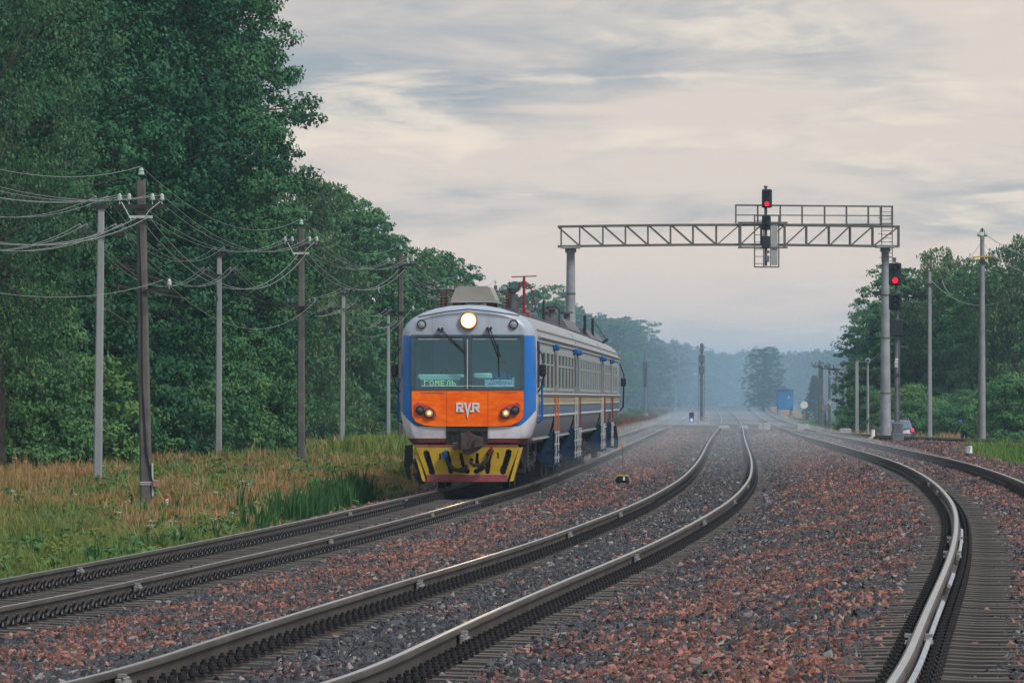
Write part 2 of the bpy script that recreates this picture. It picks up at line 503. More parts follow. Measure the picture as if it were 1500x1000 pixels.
st = put('ballast_stones', st_me); tag(st, kind='stuff')
ng = bpy.data.node_groups.new('scatter_stones', 'GeometryNodeTree')
ng.interface.new_socket('Geometry', in_out='INPUT', socket_type='NodeSocketGeometry')
ng.interface.new_socket('Geometry', in_out='OUTPUT', socket_type='NodeSocketGeometry')
N = ng.nodes.new; Lk = ng.links.new
gi, go = N('NodeGroupInput'), N('NodeGroupOutput')
dist = N('GeometryNodeDistributePointsOnFaces'); Lk(gi.outputs[0], dist.inputs['Mesh'])
na = N('GeometryNodeInputNamedAttribute'); na.data_type = 'FLOAT'; na.inputs['Name'].default_value = 'stone_density'
mul = N('ShaderNodeMath'); mul.operation = 'MULTIPLY'; mul.inputs[1].default_value = 640.0
Lk(na.outputs['Attribute'], mul.inputs[0]); Lk(mul.outputs[0], dist.inputs['Density'])
joinv = N('GeometryNodeGeometryToInstance')
for q in range(5):
    ico = N('GeometryNodeMeshIcoSphere'); ico.inputs['Radius'].default_value = 1.0; ico.inputs['Subdivisions'].default_value = 1
    sp = N('GeometryNodeSetPosition')
    rv = N('FunctionNodeRandomValue'); rv.data_type = 'FLOAT_VECTOR'
    rv.inputs[0].default_value = (-.42, -.42, -.42); rv.inputs[1].default_value = (.42, .42, .42); rv.inputs['Seed'].default_value = q * 13 + 5
    Lk(ico.outputs['Mesh'], sp.inputs['Geometry']); Lk(rv.outputs[0], sp.inputs['Offset'])
    sf = N('GeometryNodeSetShadeSmooth'); sf.inputs['Shade Smooth'].default_value = False
    Lk(sp.outputs[0], sf.inputs[0])
    smn = N('GeometryNodeSetMaterial'); smn.inputs['Material'].default_value = STONE
    Lk(sf.outputs[0], smn.inputs[0]); Lk(smn.outputs[0], joinv.inputs[0])
iop = N('GeometryNodeInstanceOnPoints'); iop.inputs['Pick Instance'].default_value = True
Lk(dist.outputs['Points'], iop.inputs['Points']); Lk(joinv.outputs[0], iop.inputs['Instance'])
rr = N('FunctionNodeRandomValue'); rr.data_type = 'FLOAT_VECTOR'; rr.inputs[1].default_value = (6.283, 6.283, 6.283); rr.inputs['Seed'].default_value = 3
Lk(rr.outputs[0], iop.inputs['Rotation'])
rs = N('FunctionNodeRandomValue'); rs.data_type = 'FLOAT_VECTOR'; rs.inputs[0].default_value = (.017, .015, .012); rs.inputs[1].default_value = (.056, .044, .033); rs.inputs['Seed'].default_value = 9
na2 = N('GeometryNodeInputNamedAttribute'); na2.data_type = 'FLOAT'; na2.inputs['Name'].default_value = 'stone_size'
rb = N('FunctionNodeRandomValue'); rb.data_type = 'FLOAT'; rb.inputs[2].default_value = 0.0; rb.inputs[3].default_value = 1.0; rb.inputs['Seed'].default_value = 31
pw = N('ShaderNodeMath'); pw.operation = 'POWER'; pw.inputs[1].default_value = 6.0; Lk(rb.outputs[1], pw.inputs[0])
ma = N('ShaderNodeMath'); ma.operation = 'MULTIPLY_ADD'; ma.inputs[1].default_value = .75; ma.inputs[2].default_value = .66; Lk(pw.outputs[0], ma.inputs[0])
mb = N('ShaderNodeMath'); mb.operation = 'MULTIPLY'; Lk(ma.outputs[0], mb.inputs[0]); Lk(na2.outputs['Attribute'], mb.inputs[1])
vm = N('ShaderNodeVectorMath'); vm.operation = 'SCALE'; Lk(rs.outputs[0], vm.inputs[0]); Lk(mb.outputs[0], vm.inputs['Scale'])
Lk(vm.outputs[0], iop.inputs['Scale'])
Lk(iop.outputs[0], go.inputs[0])
md = st.modifiers.new('scatter', 'NODES'); md.node_group = ng

# ------------------------------------------------------------------ railway tracks
STEEL = mat('polished_rail_head', (.50, .50, .48), .28, 1.0, .1, 1.5)
RUST = mat('rail_flank', (.064, .053, .047), .62, .1, .3, 1.2, dirt=((.05, .042, .04), .4, 5))
CONC = mat('sleeper_concrete', (.105, .092, .083), .9, 0, .35, 3.5, .5, 40, dirt=((.05, .045, .043), .6, 5))
_t = CONC.node_tree; _b = _t.nodes['Principled BSDF']; _src = _b.inputs['Base Color'].links[0].from_socket
_oi = _t.nodes.new('ShaderNodeObjectInfo')
_t.links.new(mixc(_t, X(_t, _oi.outputs['Random']) * .55, _src, (.06, .055, .052)), _b.inputs['Base Color'])
IRON = mat('fastening_iron', (.022, .020, .022), .5, .3, .3, 8)
RUBB = mat('rail_pad_bright', (.36, .37, .38), .45, .3, .2, 6)

PROF = [(-.0375, .0, 1), (-.033, .009, 1), (-.021, .012, 0), (.023, .012, 1), (.034, .009, 1), (.0375, 0, 1), (.0375, -.03, 1), (.012, -.045, 1), (.010, -.135, 1), (.075, -.158, 1), (.075, -.168, 1),
        (-.075, -.168, 1), (-.075, -.158, 1), (-.010, -.135, 1), (-.012, -.045, 1), (-.0375, -.03, 1)]
PROF = [(x, z - .012, m) for x, z, m in PROF]


def frame_at(nm, d):
    x, z = trk(nm, d); x2, z2 = trk(nm, d + .5); x1, z1 = trk(nm, d - .5)
    return float(x), float(z), float(x2 - x1), float(z2 - z1)


def rail_mesh(nm, side, d0, d1, name='rail'):
    ds = []; d = d0
    while d < d1: ds.append(d); d += 0.8 if d < 200 else 4.0
    ds.append(d1)
    vs, fs, ms = [], [], []
    n = len(PROF)
    for i, d in enumerate(ds):
        x, z, tx, tz = frame_at(nm, d)
        L = sqrt(tx * tx + 1); nx, ny = 1 / L, -tx / L
        cx, cy = x + nx * side * .7975, d + ny * side * .7975
        for px, pz, _ in PROF: vs.append((cx + nx * px, cy + ny * px, z + pz))
        if i:
            for k_ in range(n):
                fs.append(((i - 1) * n + k_, (i - 1) * n + (k_ + 1) % n, i * n + (k_ + 1) % n, i * n + k_)); ms.append(PROF[k_][2])
    fs.append(list(range(n))); ms.append(1); fs.append(list(range((len(ds) - 1) * n, len(ds) * n))[::-1]); ms.append(1)
    m = MB(); m.v, m.f, m.m = vs, fs, ms
    return m.mesh(name, [STEEL, RUST], sharp=50)


def sleeper_mesh():
    m = MB()
    xs = [(-1.32, .055, .08), (-1.25, .075, .08), (-.95, .085, .085), (-.80, .075, .09), (-.45, .055, .085), (.45, .055, .085), (.80, .075, .09), (.95, .085, .085), (1.25, .075, .08), (1.32, .055, .08)]
    vs = []
    for x, zt, hw in xs: vs += [(x, -hw - .02, -.12), (x, -hw, zt - .003), (x, -hw + .006, zt), (x, hw - .02, zt), (x, hw, zt - .02), (x, hw + .02, -.12)]
    fs = []
    for i in range(len(xs) - 1):
        for k_ in range(5): fs.append((i * 6 + k_, (i + 1) * 6 + k_, (i + 1) * 6 + k_ + 1, i * 6 + k_ + 1))
    fs += [tuple(range(5, -1, -1)), tuple(range((len(xs) - 1) * 6, len(xs) * 6))]
    m.add(vs, fs)
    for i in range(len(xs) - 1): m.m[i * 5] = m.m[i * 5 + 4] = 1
    return m.mesh('sleeper', [CONC, mat('sleeper_side_shade', (.050, .045, .042), .95, 0, .3, 4)], sharp=30)  # side faces coloured darker than the tops, shade painted in to set sleepers apart


def bolt_fastening():
    """rigid clamp: plate, two clamps, two tall clip bolts and two anchor bolts"""
    m = MB()
    m.box((0, 0, -.012), (.36, .17, .022))
    for s_ in (-1, 1):
        m.box((s_ * .085, 0, .022), (.05, .09, .03))
        m.cyl((s_ * .098, 0, .0), (s_ * .098, 0, .082), .015, n=6)
        m.cyl((s_ * .098, 0, .034), (s_ * .098, 0, .062), .028, n=6)
        for e in (-1, 1):
            m.cyl((s_ * .155, e * .045, 0), (s_ * .155, e * .045, .062), .014, n=5)
            m.cyl((s_ * .155, e * .045, .012), (s_ * .155, e * .045, .042), .026, n=6)
    return m.mesh('rail_fastening', IRON, sharp=40)


def spring_fastening():
    """looped spring clip over a bright pad"""
    m = MB()
    m.box((0, 0, -.014), (.34, .15, .02))
    for s_ in (-1, 1):
        m.box((s_ * .112, 0, .022), (.03, .045, .05), 1)
        loop = [(s_ * (.125 + .025 * sin(a)), cos(a) * .10, .045 + .052 * sin(a)) for a in [i * 2 * pi / 9 for i in range(10)]]
        m.tube(loop, .016, 4)
        m.cyl((s_ * .14, 0, 0), (s_ * .14, 0, .05), .018, n=5)
    return m.mesh('rail_fastening', [IRON, RUBB], sharp=40)


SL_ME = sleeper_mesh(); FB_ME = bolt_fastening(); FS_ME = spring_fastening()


def seat_matrix(nm, d, side=0):
    x, z, tx, tz = frame_at(nm, d)
    L = sqrt(tx * tx + 1); nx, ny = 1 / L, -tx / L
    return (x + nx * side * .7975, d + ny * side * .7975, z), atan2(-tx, 1.0)


def joined(me, places, name, mats):
    base = np.array([v.co[:] for v in me.vertices]); faces = [tuple(p.vertices) for p in me.polygons]
    m = MB(); mi = [p.material_index for p in me.polygons]
    for (p, rz) in places:
        c, s_ = cos(rz), sin(rz)
        o = len(m.v)
        m.v += [(c * v[0] - s_ * v[1] + p[0], s_ * v[0] + c * v[1] + p[1], v[2] + p[2]) for v in base]
        m.f += [[o + i for i in f] for f in faces]; m.m += mi
    return m.mesh(name, mats, smooth=False)


def low_sleeper():
    m = MB()
    vs = [(-1.3, -.12, -.1), (1.3, -.12, -.1), (1.3, .12, -.1), (-1.3, .12, -.1), (-1.3, -.1, .06), (1.3, -.1, .06), (1.3, .1, .06), (-1.3, .1, .06)]
    m.add(vs, [(4, 5, 6, 7), (0, 1, 5, 4), (1, 2, 6, 5), (3, 0, 4, 7), (2, 3, 7, 6)])
    return m.mesh('sleeper_low', CONC, smooth=False)


def low_fastening():
    m = MB(); m.box((0, 0, .02), (.34, .14, .08)); m.box((.1, 0, .08), (.05, .05, .06)); m.box((-.1, 0, .08), (.05, .05, .06))
    return m.mesh('fastening_low', IRON, smooth=False)


LOW_S, LOW_F = low_sleeper(), low_fastening()


def railway(nm, label, d0, d1, fast, nsl=300, nfs=300, dfar=420.0, grp='railway tracks'):
    t = thing('railway_track', label, 'railway track', (0, 0, 0), 0, grp)
    put('rail', rail_mesh(nm, -1, d0, d1), t); put('rail', rail_mesh(nm, 1, d0, d1), t)
    pitch = .5435
    d = d0 + .2; k_ = 0; fk = 0; ls, lf = [], []
    jr = random.Random(ord(nm))
    while d < min(d1, dfar):
        p, rz = seat_matrix(nm, d)
        zz = p[2] - .18 - .085 - .012
        if k_ < nsl:
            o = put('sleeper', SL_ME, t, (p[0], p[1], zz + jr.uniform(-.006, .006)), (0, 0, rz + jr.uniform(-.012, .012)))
        else: ls.append(((p[0], p[1], zz), rz))
        for s_ in (-1, 1):
            q, rz = seat_matrix(nm, d, s_)
            zf = q[2] - .18 + .012
            if fk < nfs: put('rail_fastening', fast, t, (q[0], q[1], zf), (0, 0, rz)); fk += 1
            else: lf.append(((q[0], q[1], zf), rz))
        k_ += 1; d += pitch
    if ls: tag(put('sleeper', joined(LOW_S, ls, 'far_sleepers', CONC), t), kind='stuff')
    if lf: tag(put('rail_fastening', joined(LOW_F, lf, 'far_fastenings', IRON), t), kind='stuff')
    return t


tA = railway('A', 'leftmost railway track, the one the train stands on, curving in from the lower left', 38.0, 760, FS_ME)
tB = railway('B', 'middle railway track with two bright bent rails, empty, right of the train', 29.0, 1020, FB_ME)
tC = railway('C', 'right railway track whose left rail sweeps down to the bottom right corner', 27.0, 1050, FB_ME)
tD = railway('D', 'siding track crossing behind the small numbered post at the right edge', 160, 350, FB_ME, 300, 300)

# siding bed
rows = np.arange(160, 352, 3.0)
xd, zd = trk('D', rows)
tx = np.gradient(xd, rows); nx = 1 / np.sqrt(1 + tx ** 2); ny = -tx * nx
cols = []
for o_, zz in ((-3.6, None), (-2.0, -.24), (2.0, -.24), (3.6, None)):
    xx, yy = xd + nx * o_, rows + ny * o_
    cols.append(np.stack([xx, yy, (zd + zz) if zz is not None else np.minimum(ground_z(xx, yy) - .15, zd - .5)], -1))
V = np.stack(cols, 1); nr, nc = V.shape[:2]
ii = np.arange(nr * nc).reshape(nr, nc)
F = np.stack([ii[:-1, :-1], ii[:-1, 1:], ii[1:, 1:], ii[1:, :-1]], -1).reshape(-1, 4)
tag(put('siding_ballast', npmesh('siding_ballast', V.reshape(-1, 3), F, BALLAST, True)), kind='structure')


# rail joint plates standing on the rail flank
PLATE = mat('joint_plate_steel', (.26, .255, .25), .5, .4, .2, 6)
for nm, t_, js in (('A', tA, ((72, -1), (107, -1), (121, -1), (66, 1), (86.5, 1), (106, 1), (119, 1), (143, 1), (160, 1), (185, 1))),
                   ('B', tB, ((37.5, -1), (59, -1), (82, -1), (96, -1), (45, 1), (70, 1), (90, 1), (108, 1), (126, 1))),
                   ('C', tC, ((37.6, -1), (58, -1), (64, -1), (96, -1), (105, -1), (88, 1), (97, 1)))):
    for d, s_ in js:
        m = MB()
        for face in (-1, 1):
            m.box((face * .05, 0, -.088), (.04, .40, .075), 0, None, .008)
            for e in (-.13, -.04, .04, .13): m.cyl((face * .068, e, -.088), (face * .09, e, -.088), .017, n=6)
            m.box((face * .066, -.1, -.034), (.05, .09, .022), 0)
        p, rz = seat_matrix(nm, d, s_)
        put('joint_plate', m.mesh('joint_plate', PLATE), t_, p, (0, 0, rz))
# bright conduit strip beside the right track's left rail
GALV = mat('galvanised_cable_cover', (.42, .45, .50), .4, .6, .15, 3)
for d0, d1 in ((31, 45), (58, 70), (48.5, 52)):
    m = MB(); pts = []
    for d in np.arange(d0, d1, .8):
        p, rz = seat_matrix('C', d, -1); pts.append((p[0] + .062 * cos(rz), p[1] + .062 * sin(rz), p[2] - .07))
    m.tube(pts, .019, 6)
    m.obj('cable_cover', GALV, tC)
# ------------------------------------------------------------------ the train: three railcars
def livery(name, front):
    m = bpy.data.materials.new(name); m.use_nodes = True
    t = m.node_tree; b = t.nodes['Principled BSDF']; oc = coord(t)
    x, y, z = sepxyz(t, oc)
    ax = x.ab()
    blue, white, dred, cream, red = (.002, .150, .52), (.62, .63, .67), (.12, .018, .022), (.29, .24, .125), (.25, .045, .03)
    ggrey, lgrey, top, roof = (.235, .265, .275), (.060, .130, .225), (.34, .385, .47), (.25, .27, .29)
    side = mixc(t, z.gt(1.665), (.135, .16, .19), lgrey)
    side = mixc(t, z.gt(1.945), side, cream)
    side = mixc(t, z.gt(2.10), side, red)
    side = mixc(t, z.gt(2.155), side, ggrey)
    side = mixc(t, z.gt(3.52), side, roof)
    c = side
    if front:
        # nose paint wraps round the corner and ends on a slanting edge
        edge = 1.05 + (z - 1.0).mx(0) * (-.28) + (z - 1.75).mx(0) * .55
        zb = 1.43 + (ax - 1.12).mx(0).pw(1.5) * 1.4 + (y * 0.0)
        nose = mixc(t, z.gt(1.165), dred, white)
        nose = mixc(t, z.gt(zb), nose, blue)
        nose = mixc(t, z.gt(3.485), nose, top)
        # white corner beyond the blue, then red and cream sweep
        wrap = mixc(t, z.gt(1.12), dred, white)
        wrap = mixc(t, z.gt(3.485), wrap, top)
        nz = mixc(t, y.gt(.40), nose, wrap)
        sw = (z - 1.15).mx(0) * .62 - (z - 1.6).mx(0) * .35
        c = mixc(t, y.lt(sw + .98) * z.lt(2.16), c, cream)
        c = mixc(t, y.lt(sw + .72) * z.lt(2.16), c, red)
        c = mixc(t, y.lt(sw + .56), c, nz)
        c = mixc(t, y.gt(.55) * z.gt(2.16) * z.lt(3.48), c, ggrey)
        c = mixc(t, y.gt(.5) * z.gt(3.485), c, roof)
    gr = noise(t, comb(t, x * 1.5, y * 1.5, z * .6), 1.6, 6.0, .6).ss(.38, .8)
    c = mixc(t, gr * .30, c, (.13, .125, .12))
    st2 = noise(t, comb(t, x * 7, y * 7, z * .45), 1.0, 5.0, .6).ss(.52, .80)
    c = mixc(t, st2 * .34, c, (.075, .070, .068))
    lowd = noise(t, comb(t, x * 2, y * 2, z * 2), 1.5, 5.0, .6).ss(.35, .75) * z.ss(1.55, 1.0)
    c = mixc(t, lowd * .45, c, (.055, .05, .047))
    t.links.new(c, b.inputs['Base Color'])
    b.inputs['Roughness'].default_value = .36; b.inputs['Specular IOR Level'].default_value = .5
    w = t.nodes.new('ShaderNodeTexWave'); w.wave_type = 'BANDS'; w.bands_direction = 'Y'; w.inputs['Scale'].default_value = 1.3
    t.links.new(oc, w.inputs['Vector'])
    wv = X(t, w.outputs[1]) * z.gt(3.3) * y.gt(.6)
    bn = t.nodes.new('ShaderNodeBump'); bn.inputs['Strength'].default_value = .5; bn.inputs['Distance'].default_value = .03
    t.links.new((wv + noise(t, oc, 6, 3) * .12).k, bn.inputs['Height']); t.links.new(bn.outputs[0], b.inputs['Normal'])
    return m


LIV_F, LIV = livery('nose_car_paint', True), livery('car_side_paint', False)
def orange_paint():
    m = mat('orange_panel_paint', (.86, .135, .005), .42, 0, .22, 2.2, spec=.4)
    t = m.node_tree; b = t.nodes['Principled BSDF']; oc = coord(t)
    x, y, z = sepxyz(t, oc)
    n = noise(t, comb(t, x * 1.0, y, z * 2.6), 1.6, 5.0, .6, 1.6).ss(.35, .72)
    t.links.new(mixc(t, n, (.86, .105, .001), (1.0, .21, .003)), b.inputs['Base Color'])
    return m
ORANGE = orange_paint(); ORANGE.node_tree.nodes['Principled BSDF'].inputs['Specular IOR Level'].default_value = .18
YEL = mat('pilot_yellow', (.50, .335, .025), .5, 0, .15, 3, dirt=((.12, .09, .04), .35, 3))
DRED = mat('pilot_red_strip', (.235, .055, .06), .55, 0, .2, 3)
HRED = mat('headlight_surround', (.40, .065, .065), .4, 0, .15, 4)
BLK = mat('black_rubber', (.012, .013, .016), .55, 0, .3, 5)
GREY = mat('underframe_grime', (.022, .022, .026), .75, .1, .4, 3, .3, 15)
CPL = mat('coupler_iron', (.095, .068, .066), .5, .5, .3, 5, .3, 20)
WFR = mat('window_surround_grey', (.05, .085, .11), .35, 0, .1, 3)
ALU = mat('window_frame_aluminium', (.33, .35, .35), .4, .3, .1, 3)
WHT = mat('white_trim', (.46, .48, .49), .45, 0, .1, 4)
STR = mat('red_trim', (.17, .055, .045), .45, 0, .15, 4)
YST = mat('cream_trim', (.42, .36, .19), .45, 0, .1, 4)
BLU = mat('blue_fitting_paint', (.008, .10, .32), .42, 0, .15, 4)
NAVY = mat('step_well_blue', (.003, .024, .064), .5, 0, .25, 3, dirt=((.02, .025, .035), .4, 3))
DOORM = mat('door_paint_brown_grey', (.14, .125, .12), .45, 0, .2, 3)
ORR = mat('handrail_orange', (.42, .13, .03), .45, 0, .2, 8)
UNIT = mat('roof_unit_cream', (.27, .255, .235), .5, 0, .12, 2)
ROOFD = mat('dark_roof_equipment', (.10, .105, .115), .55, .2, .3, 2)
REDM = mat('antenna_red', (.19, .02, .028), .45, 0, .15, 5)
INT = mat('cab_interior', (.17, .32, .40), .7, 0, .1, 2)
CRM = mat('cab_desk_cream', (.82, .80, .56), .5, 0, .06, 2)
PAPER = mat('paper_sign', (.72, .74, .70), .7, 0, .05, 4)
INKM = mat('ink', (.06, .07, .08), .8)
LEDP = mat('display_panel', (.07, .13, .15), .4, 0, .1, 4)
LEDD = emitmat('display_dots', (.62, .78, .25), .42)
LOGO = mat('logo_silver', (.66, .66, .70), .4, .1, .12, 12)

def glass_mat(name, tint, alpha):
    m = bpy.data.materials.new(name); m.use_nodes = True
    t = m.node_tree; o = t.nodes['Material Output']; t.nodes.remove(t.nodes['Principled BSDF'])
    tr = t.nodes.new('ShaderNodeBsdfTransparent'); tr.inputs[0].default_value = (*tint, 1)
    g = t.nodes.new('ShaderNodeBsdfGlossy'); g.inputs[0].default_value = (.50, .84, 1, 1); g.inputs['Roughness'].default_value = .03
    mx = t.nodes.new('ShaderNodeMixShader'); mx.inputs[0].default_value = alpha
    t.links.new(tr.outputs[0], mx.inputs[1]); t.links.new(g.outputs[0], mx.inputs[2]); t.links.new(mx.outputs[0], o.inputs[0])
    return m
SCREEN = glass_mat('windscreen_glass', (.70, .90, .98), .085)
PANE = mat('dark_window_glass', (.012, .018, .024), .06, 0, .2, 1, spec=.8)
LENSD = mat('unlit_lens', (.05, .055, .06), .12, 0, .1, 5, spec=.8)

def lamp_mat(name, core, rim, s, r):
    """emission falling from a white-hot centre to an amber rim (a lit reflector lamp); object space, metres"""
    m = bpy.data.materials.new(name); m.use_nodes = True
    t = m.node_tree; b = t.nodes['Principled BSDF']; x, y, z = sepxyz(t, coord(t))
    rad = (x * x + z * z).pw(.5) / r
    f = rad.ss(.35, 1.0)
    t.links.new(mixc(t, f, core, rim), b.inputs['Emission Color'])
    st_ = (rad.ss(1.05, .15) * s) + .55
    t.links.new(st_.k, b.inputs['Emission Strength']); b.inputs['Base Color'].default_value = (.3, .2, .1, 1)
    return m
HEADL = lamp_mat('headlamp_lit', (1, .93, .74), (1, .40, .07), 6.0, .185)
AMBER = lamp_mat('amber_lamp_lit', (1, .58, .20), (.16, .06, .02), .55, .06)

# outline of the body: half section (x, z) from floor edge up to the roof crown
HALF = [(1.26, 1.02), (1.36, 1.12), (1.43, 1.24), (1.49, 1.45), (1.53, 1.66), (1.54, 1.95), (1.54, 2.27), (1.54, 2.9), (1.535, 3.2), (1.525, 3.45), (1.49, 3.62), (1.40, 3.77),
        (1.24, 3.90), (1.02, 4.01), (.74, 4.10), (.40, 4.16), (0, 4.18)]
CARL = 25.2


def body_mesh(cab):
    """closed loft; with cab: rounded nose and an opening for the windscreen"""
    def ring(k_, zt):   # k_: narrowing, zt: lowering of roof
        r = []
        for x, z in HALF:
            xx = x - k_ * (x / 1.54)
            zz = z - zt * max(0, (z - 3.45) / .73) + (.05 * k_ / .26 if z < 1.2 else 0)
            r.append((xx, zz))
        return r + [(-x, z) for x, z in r[-2::-1]]
    secs = [(0, .25, .16), (.03, .17, .10), (.09, .10, .05), (.2, .04, .02), (.36, .008, 0), (.5, 0, 0), (CARL, 0, 0)] if cab else [(.25, 0, 0), (CARL, 0, 0)]
    m = MB(); n = 2 * len(HALF) - 1
    for y, k_, zt in secs: m.v += [(x, y, z) for x, z in ring(k_, zt)]
    for s_ in range(len(secs) - 1):
        for i in range(n):
            j = (i + 1) % n
            m.f.append([s_ * n + i, s_ * n + j, (s_ + 1) * n + j, (s_ + 1) * n + i][::-1]); m.m.append(0)
    o = (len(secs) - 1) * n
    m.f.append([o + i for i in range(n)]); m.m.append(0)
    if cab:
        lo, hi = 6, 9           # ring vertices at z 2.27 and 3.45 (right), mirrored on the left
        L = lambda i: n - 1 - i
        m.f.append(list(range(0, lo + 1)) + list(range(L(lo), n))); m.m.append(0)
        m.f.append(list(range(hi, L(hi) + 1))); m.m.append(0)
        w = len(m.v); m.v += [(1.24, 0, 2.27), (1.24, 0, 3.45), (-1.24, 0, 2.27), (-1.24, 0, 3.45)]
        m.f.append([w, lo, lo + 1, lo + 2, hi, w + 1]); m.m.append(0)
        m.f.append([w + 3, L(hi), L(lo + 2), L(lo + 1), L(lo), w + 2]); m.m.append(0)
        m.f = m.f[:-4] + [f[::1] for f in m.f[-4:]]
    else:
        m.f.append(list(range(n))[::-1]); m.m.append(0)
    return m


def bogie(par, y):
    m = MB()
    for s_ in (-1, 1):
        x = s_ * 1.02
        m.box((x, y, .62), (.16, 3.3, .18), 0, None, .03)
        m.box((x, y, .45), (.2, .9, .3), 0, None, .03)
        for e in (-1.2, 1.2):
            m.box((x + s_ * .06, y + e, .48), (.24, .36, .34), 0, None, .04)
            m.cyl((x + s_ * .1, y + e, .48), (x + s_ * .24, y + e, .48), .13, n=10)
            for q in (-.3, .3): m.cyl((x, y + e + q, .55), (x, y + e + q, .95), .09, n=8)
        for h in range(5): m.lathe((x + s_ * .08, y, .5 + h * .09), [(.13, 0), (.17, .03), (.13, .06)], 8)
        m.tube([(x + s_ * .1, y - 1.0, .9), (x + s_ * .16, y - .5, .65), (x + s_ * .1, y + .2, .82)], .025, 5)
    m.box((0, y, .6), (1.9, .5, .3))
    b = m.obj('bogie', GREY, par)
    for e in (-1.2, 1.2):
        for s_ in (-1, 1):
            w = MB(); c = (s_ * .76, y + e, .46)
            w.cyl((c[0] - s_ * .065, c[1], c[2]), (c[0] + s_ * .065, c[1], c[2]), .46, n=20)
            w.cyl((c[0] - s_ * .09, c[1], c[2]), (c[0] - s_ * .06, c[1], c[2]), .49, n=20)
            w.cyl((c[0] + s_ * .06, c[1], c[2]), (c[0] + s_ * .14, c[1], c[2]), .10, n=10)
            w.obj('wheel', GREY, b)


def hose(par, a, pts, colhead):
    m = MB(); m.tube(pts, .045, 7)
    h = m.obj('brake_hose', BLK, par)
    q = MB(); q.cyl((a[0], a[1] - .07, a[2]), (a[0], a[1] + .05, a[2]), .075, n=10); q.box((a[0] + .02, a[1] - .08, a[2] + .05), (.05, .05, .1)); q.obj('hose_valve', colhead, h)


def windows_on(par, y0, y1, n, both=True):
    pitch = (y1 - y0) / n
    for i in range(n):
        y = y0 + (i + .5) * pitch
        for s_ in ((1, -1) if both else (1,)):
            x = s_ * 1.545; w = pitch * .80
            m = MB()
            m.box((x, y - w / 2, 2.72), (.05, .09, .95)); m.box((x, y + w / 2, 2.72), (.05, .09, .95))
            m.box((x, y, 3.16), (.05, w - .09, .07)); m.box((x, y, 2.28), (.05, w - .09, .07)); m.box((x, y, 2.86), (.046, w - .09, .04))
            f = m.obj('window', ALU, par)
            p = MB(); p.box((x - s_ * .006, y, 2.72), (.03, w - .08, .84)); p.obj('pane', PANE, f)


def door_set(par, y, hr, front_label=None):
    for s_ in (1, -1):
        x = s_ * 1.54
        m = MB()
        m.box((x, y, 2.28), (.03, 1.25, 2.05), 0, None, .01)
        d = m.obj('door', DOORM, par)
        p = MB(); p.box((x + s_ * .012, y, 2.75), (.02, .55, .75)); p.obj('pane', PANE, d)
        m = MB()
        for e in (-.72, .72):
            m.tube([(s_ * 1.59, y + e, 1.28), (s_ * 1.59, y + e, 2.1)], .016, 6)
            for zz in (1.7, 2.05): m.box((s_ * 1.57, y + e, zz), (.05, .03, .025))
        m.obj('handrail', hr if s_ == 1 else WHT, par)
        m = MB()
        for e in (-.72, .72):
            m.tube([(s_ * 1.585, y + e, .5), (s_ * 1.59, y + e, 1.27)], .015, 6)
            for zz in (.62, .95, 1.25): m.box((s_ * 1.585, y + e, zz), (.075, .03, .03))
        m.obj('step_rail', WHT, par)
        m = MB()
        m.prism([(s_ * 1.0, 1.12), (s_ * 1.0, .75), (s_ * 1.2, .5), (s_ * 1.54, .46), (s_ * 1.56, 1.3), (s_ * 1.3, 1.16)][::(1 if s_ == -1 else -1)], y - .68, y + .68)
        m.box((s_ * 1.5, y, .44), (.28, 1.4, .05)); m.box((s_ * 1.50, y, .78), (.24, 1.4, .04))
        m.obj('door_step', NAVY, par)
        m = MB(); m.box((s_ * 1.60, y - .75, 3.30), (.17, .34, .15), 0, None, .04); m.cyl((s_ * 1.6, y - .93, 3.30), (s_ * 1.6, y - 1.0, 3.30), .06, n=8); m.obj('side_lamp', BLU, par)


def trims(par, y0, y1):
    for zz, mt2, h, dx in ((2.13, STR, .05, 0), (2.17, WHT, .035, .01), (1.93, YST, .045, 0), (1.66, WHT, .05, -.005)):
        m = MB()
        for s_ in (-1, 1): m.box((s_ * (1.548 + dx), (y0 + y1) / 2, zz), (.03, y1 - y0, h), 0, None, .008)
        m.obj('side_strip', mt2, par)
    m = MB()
    for s_ in (-1, 1): m.box((s_ * 1.39, (y0 + y1) / 2, 1.13), (.06, y1 - y0, .04))
    m.obj('sole_edge', ALU, par)
    m = MB()
    for s_ in (-1, 1): m.tube([(s_ * 1.56, y0, 3.47), (s_ * 1.56, y1, 3.47)], .035, 6); m.tube([(s_ * 1.55, y0, 3.36), (s_ * 1.55, y1, 3.36)], .022, 6); m.tube([(s_ * 1.5, y0, 3.64), (s_ * 1.5, y1, 3.64)], .02, 5)
    m.obj('gutter', ALU, par)
    m = MB()
    for s_ in (-1, 1): m.tube([(s_ * 1.05, y0, 4.03), (s_ * 1.05, y1, 4.03)], .02, 5)
    m.obj('roof_conduit', ROOFD, par)


def underframe(par, y0, y1, seed):
    r = random.Random(seed); m = MB(); y = y0
    while y < y1:
        L = r.uniform(.5, 1.6); h = r.uniform(.3, .6)
        for s_ in (-1, 1): m.box((s_ * r.uniform(.75, .98), y + L / 2, 1.05 - h / 2), (r.uniform(.4, .6), L, h), 0, None, .04)
        if r.random() < .5: m.cyl((1.05, y, .7), (1.05, y + L, .7), .17, n=10)
        y += L + r.uniform(.15, .5)
    m.box((0, (y0 + y1) / 2, .98), (2.2, y1 - y0, .12))
    m.obj('underframe_gear', GREY, par)


def car_frame(d0, d1):
    (xa_, za_), (xb2, zb2) = trk('A', d0), trk('A', d1)
    return (float(xa_) - .10, d0, float(za_)), -atan2(float(xb2 - xa_), d1 - d0)


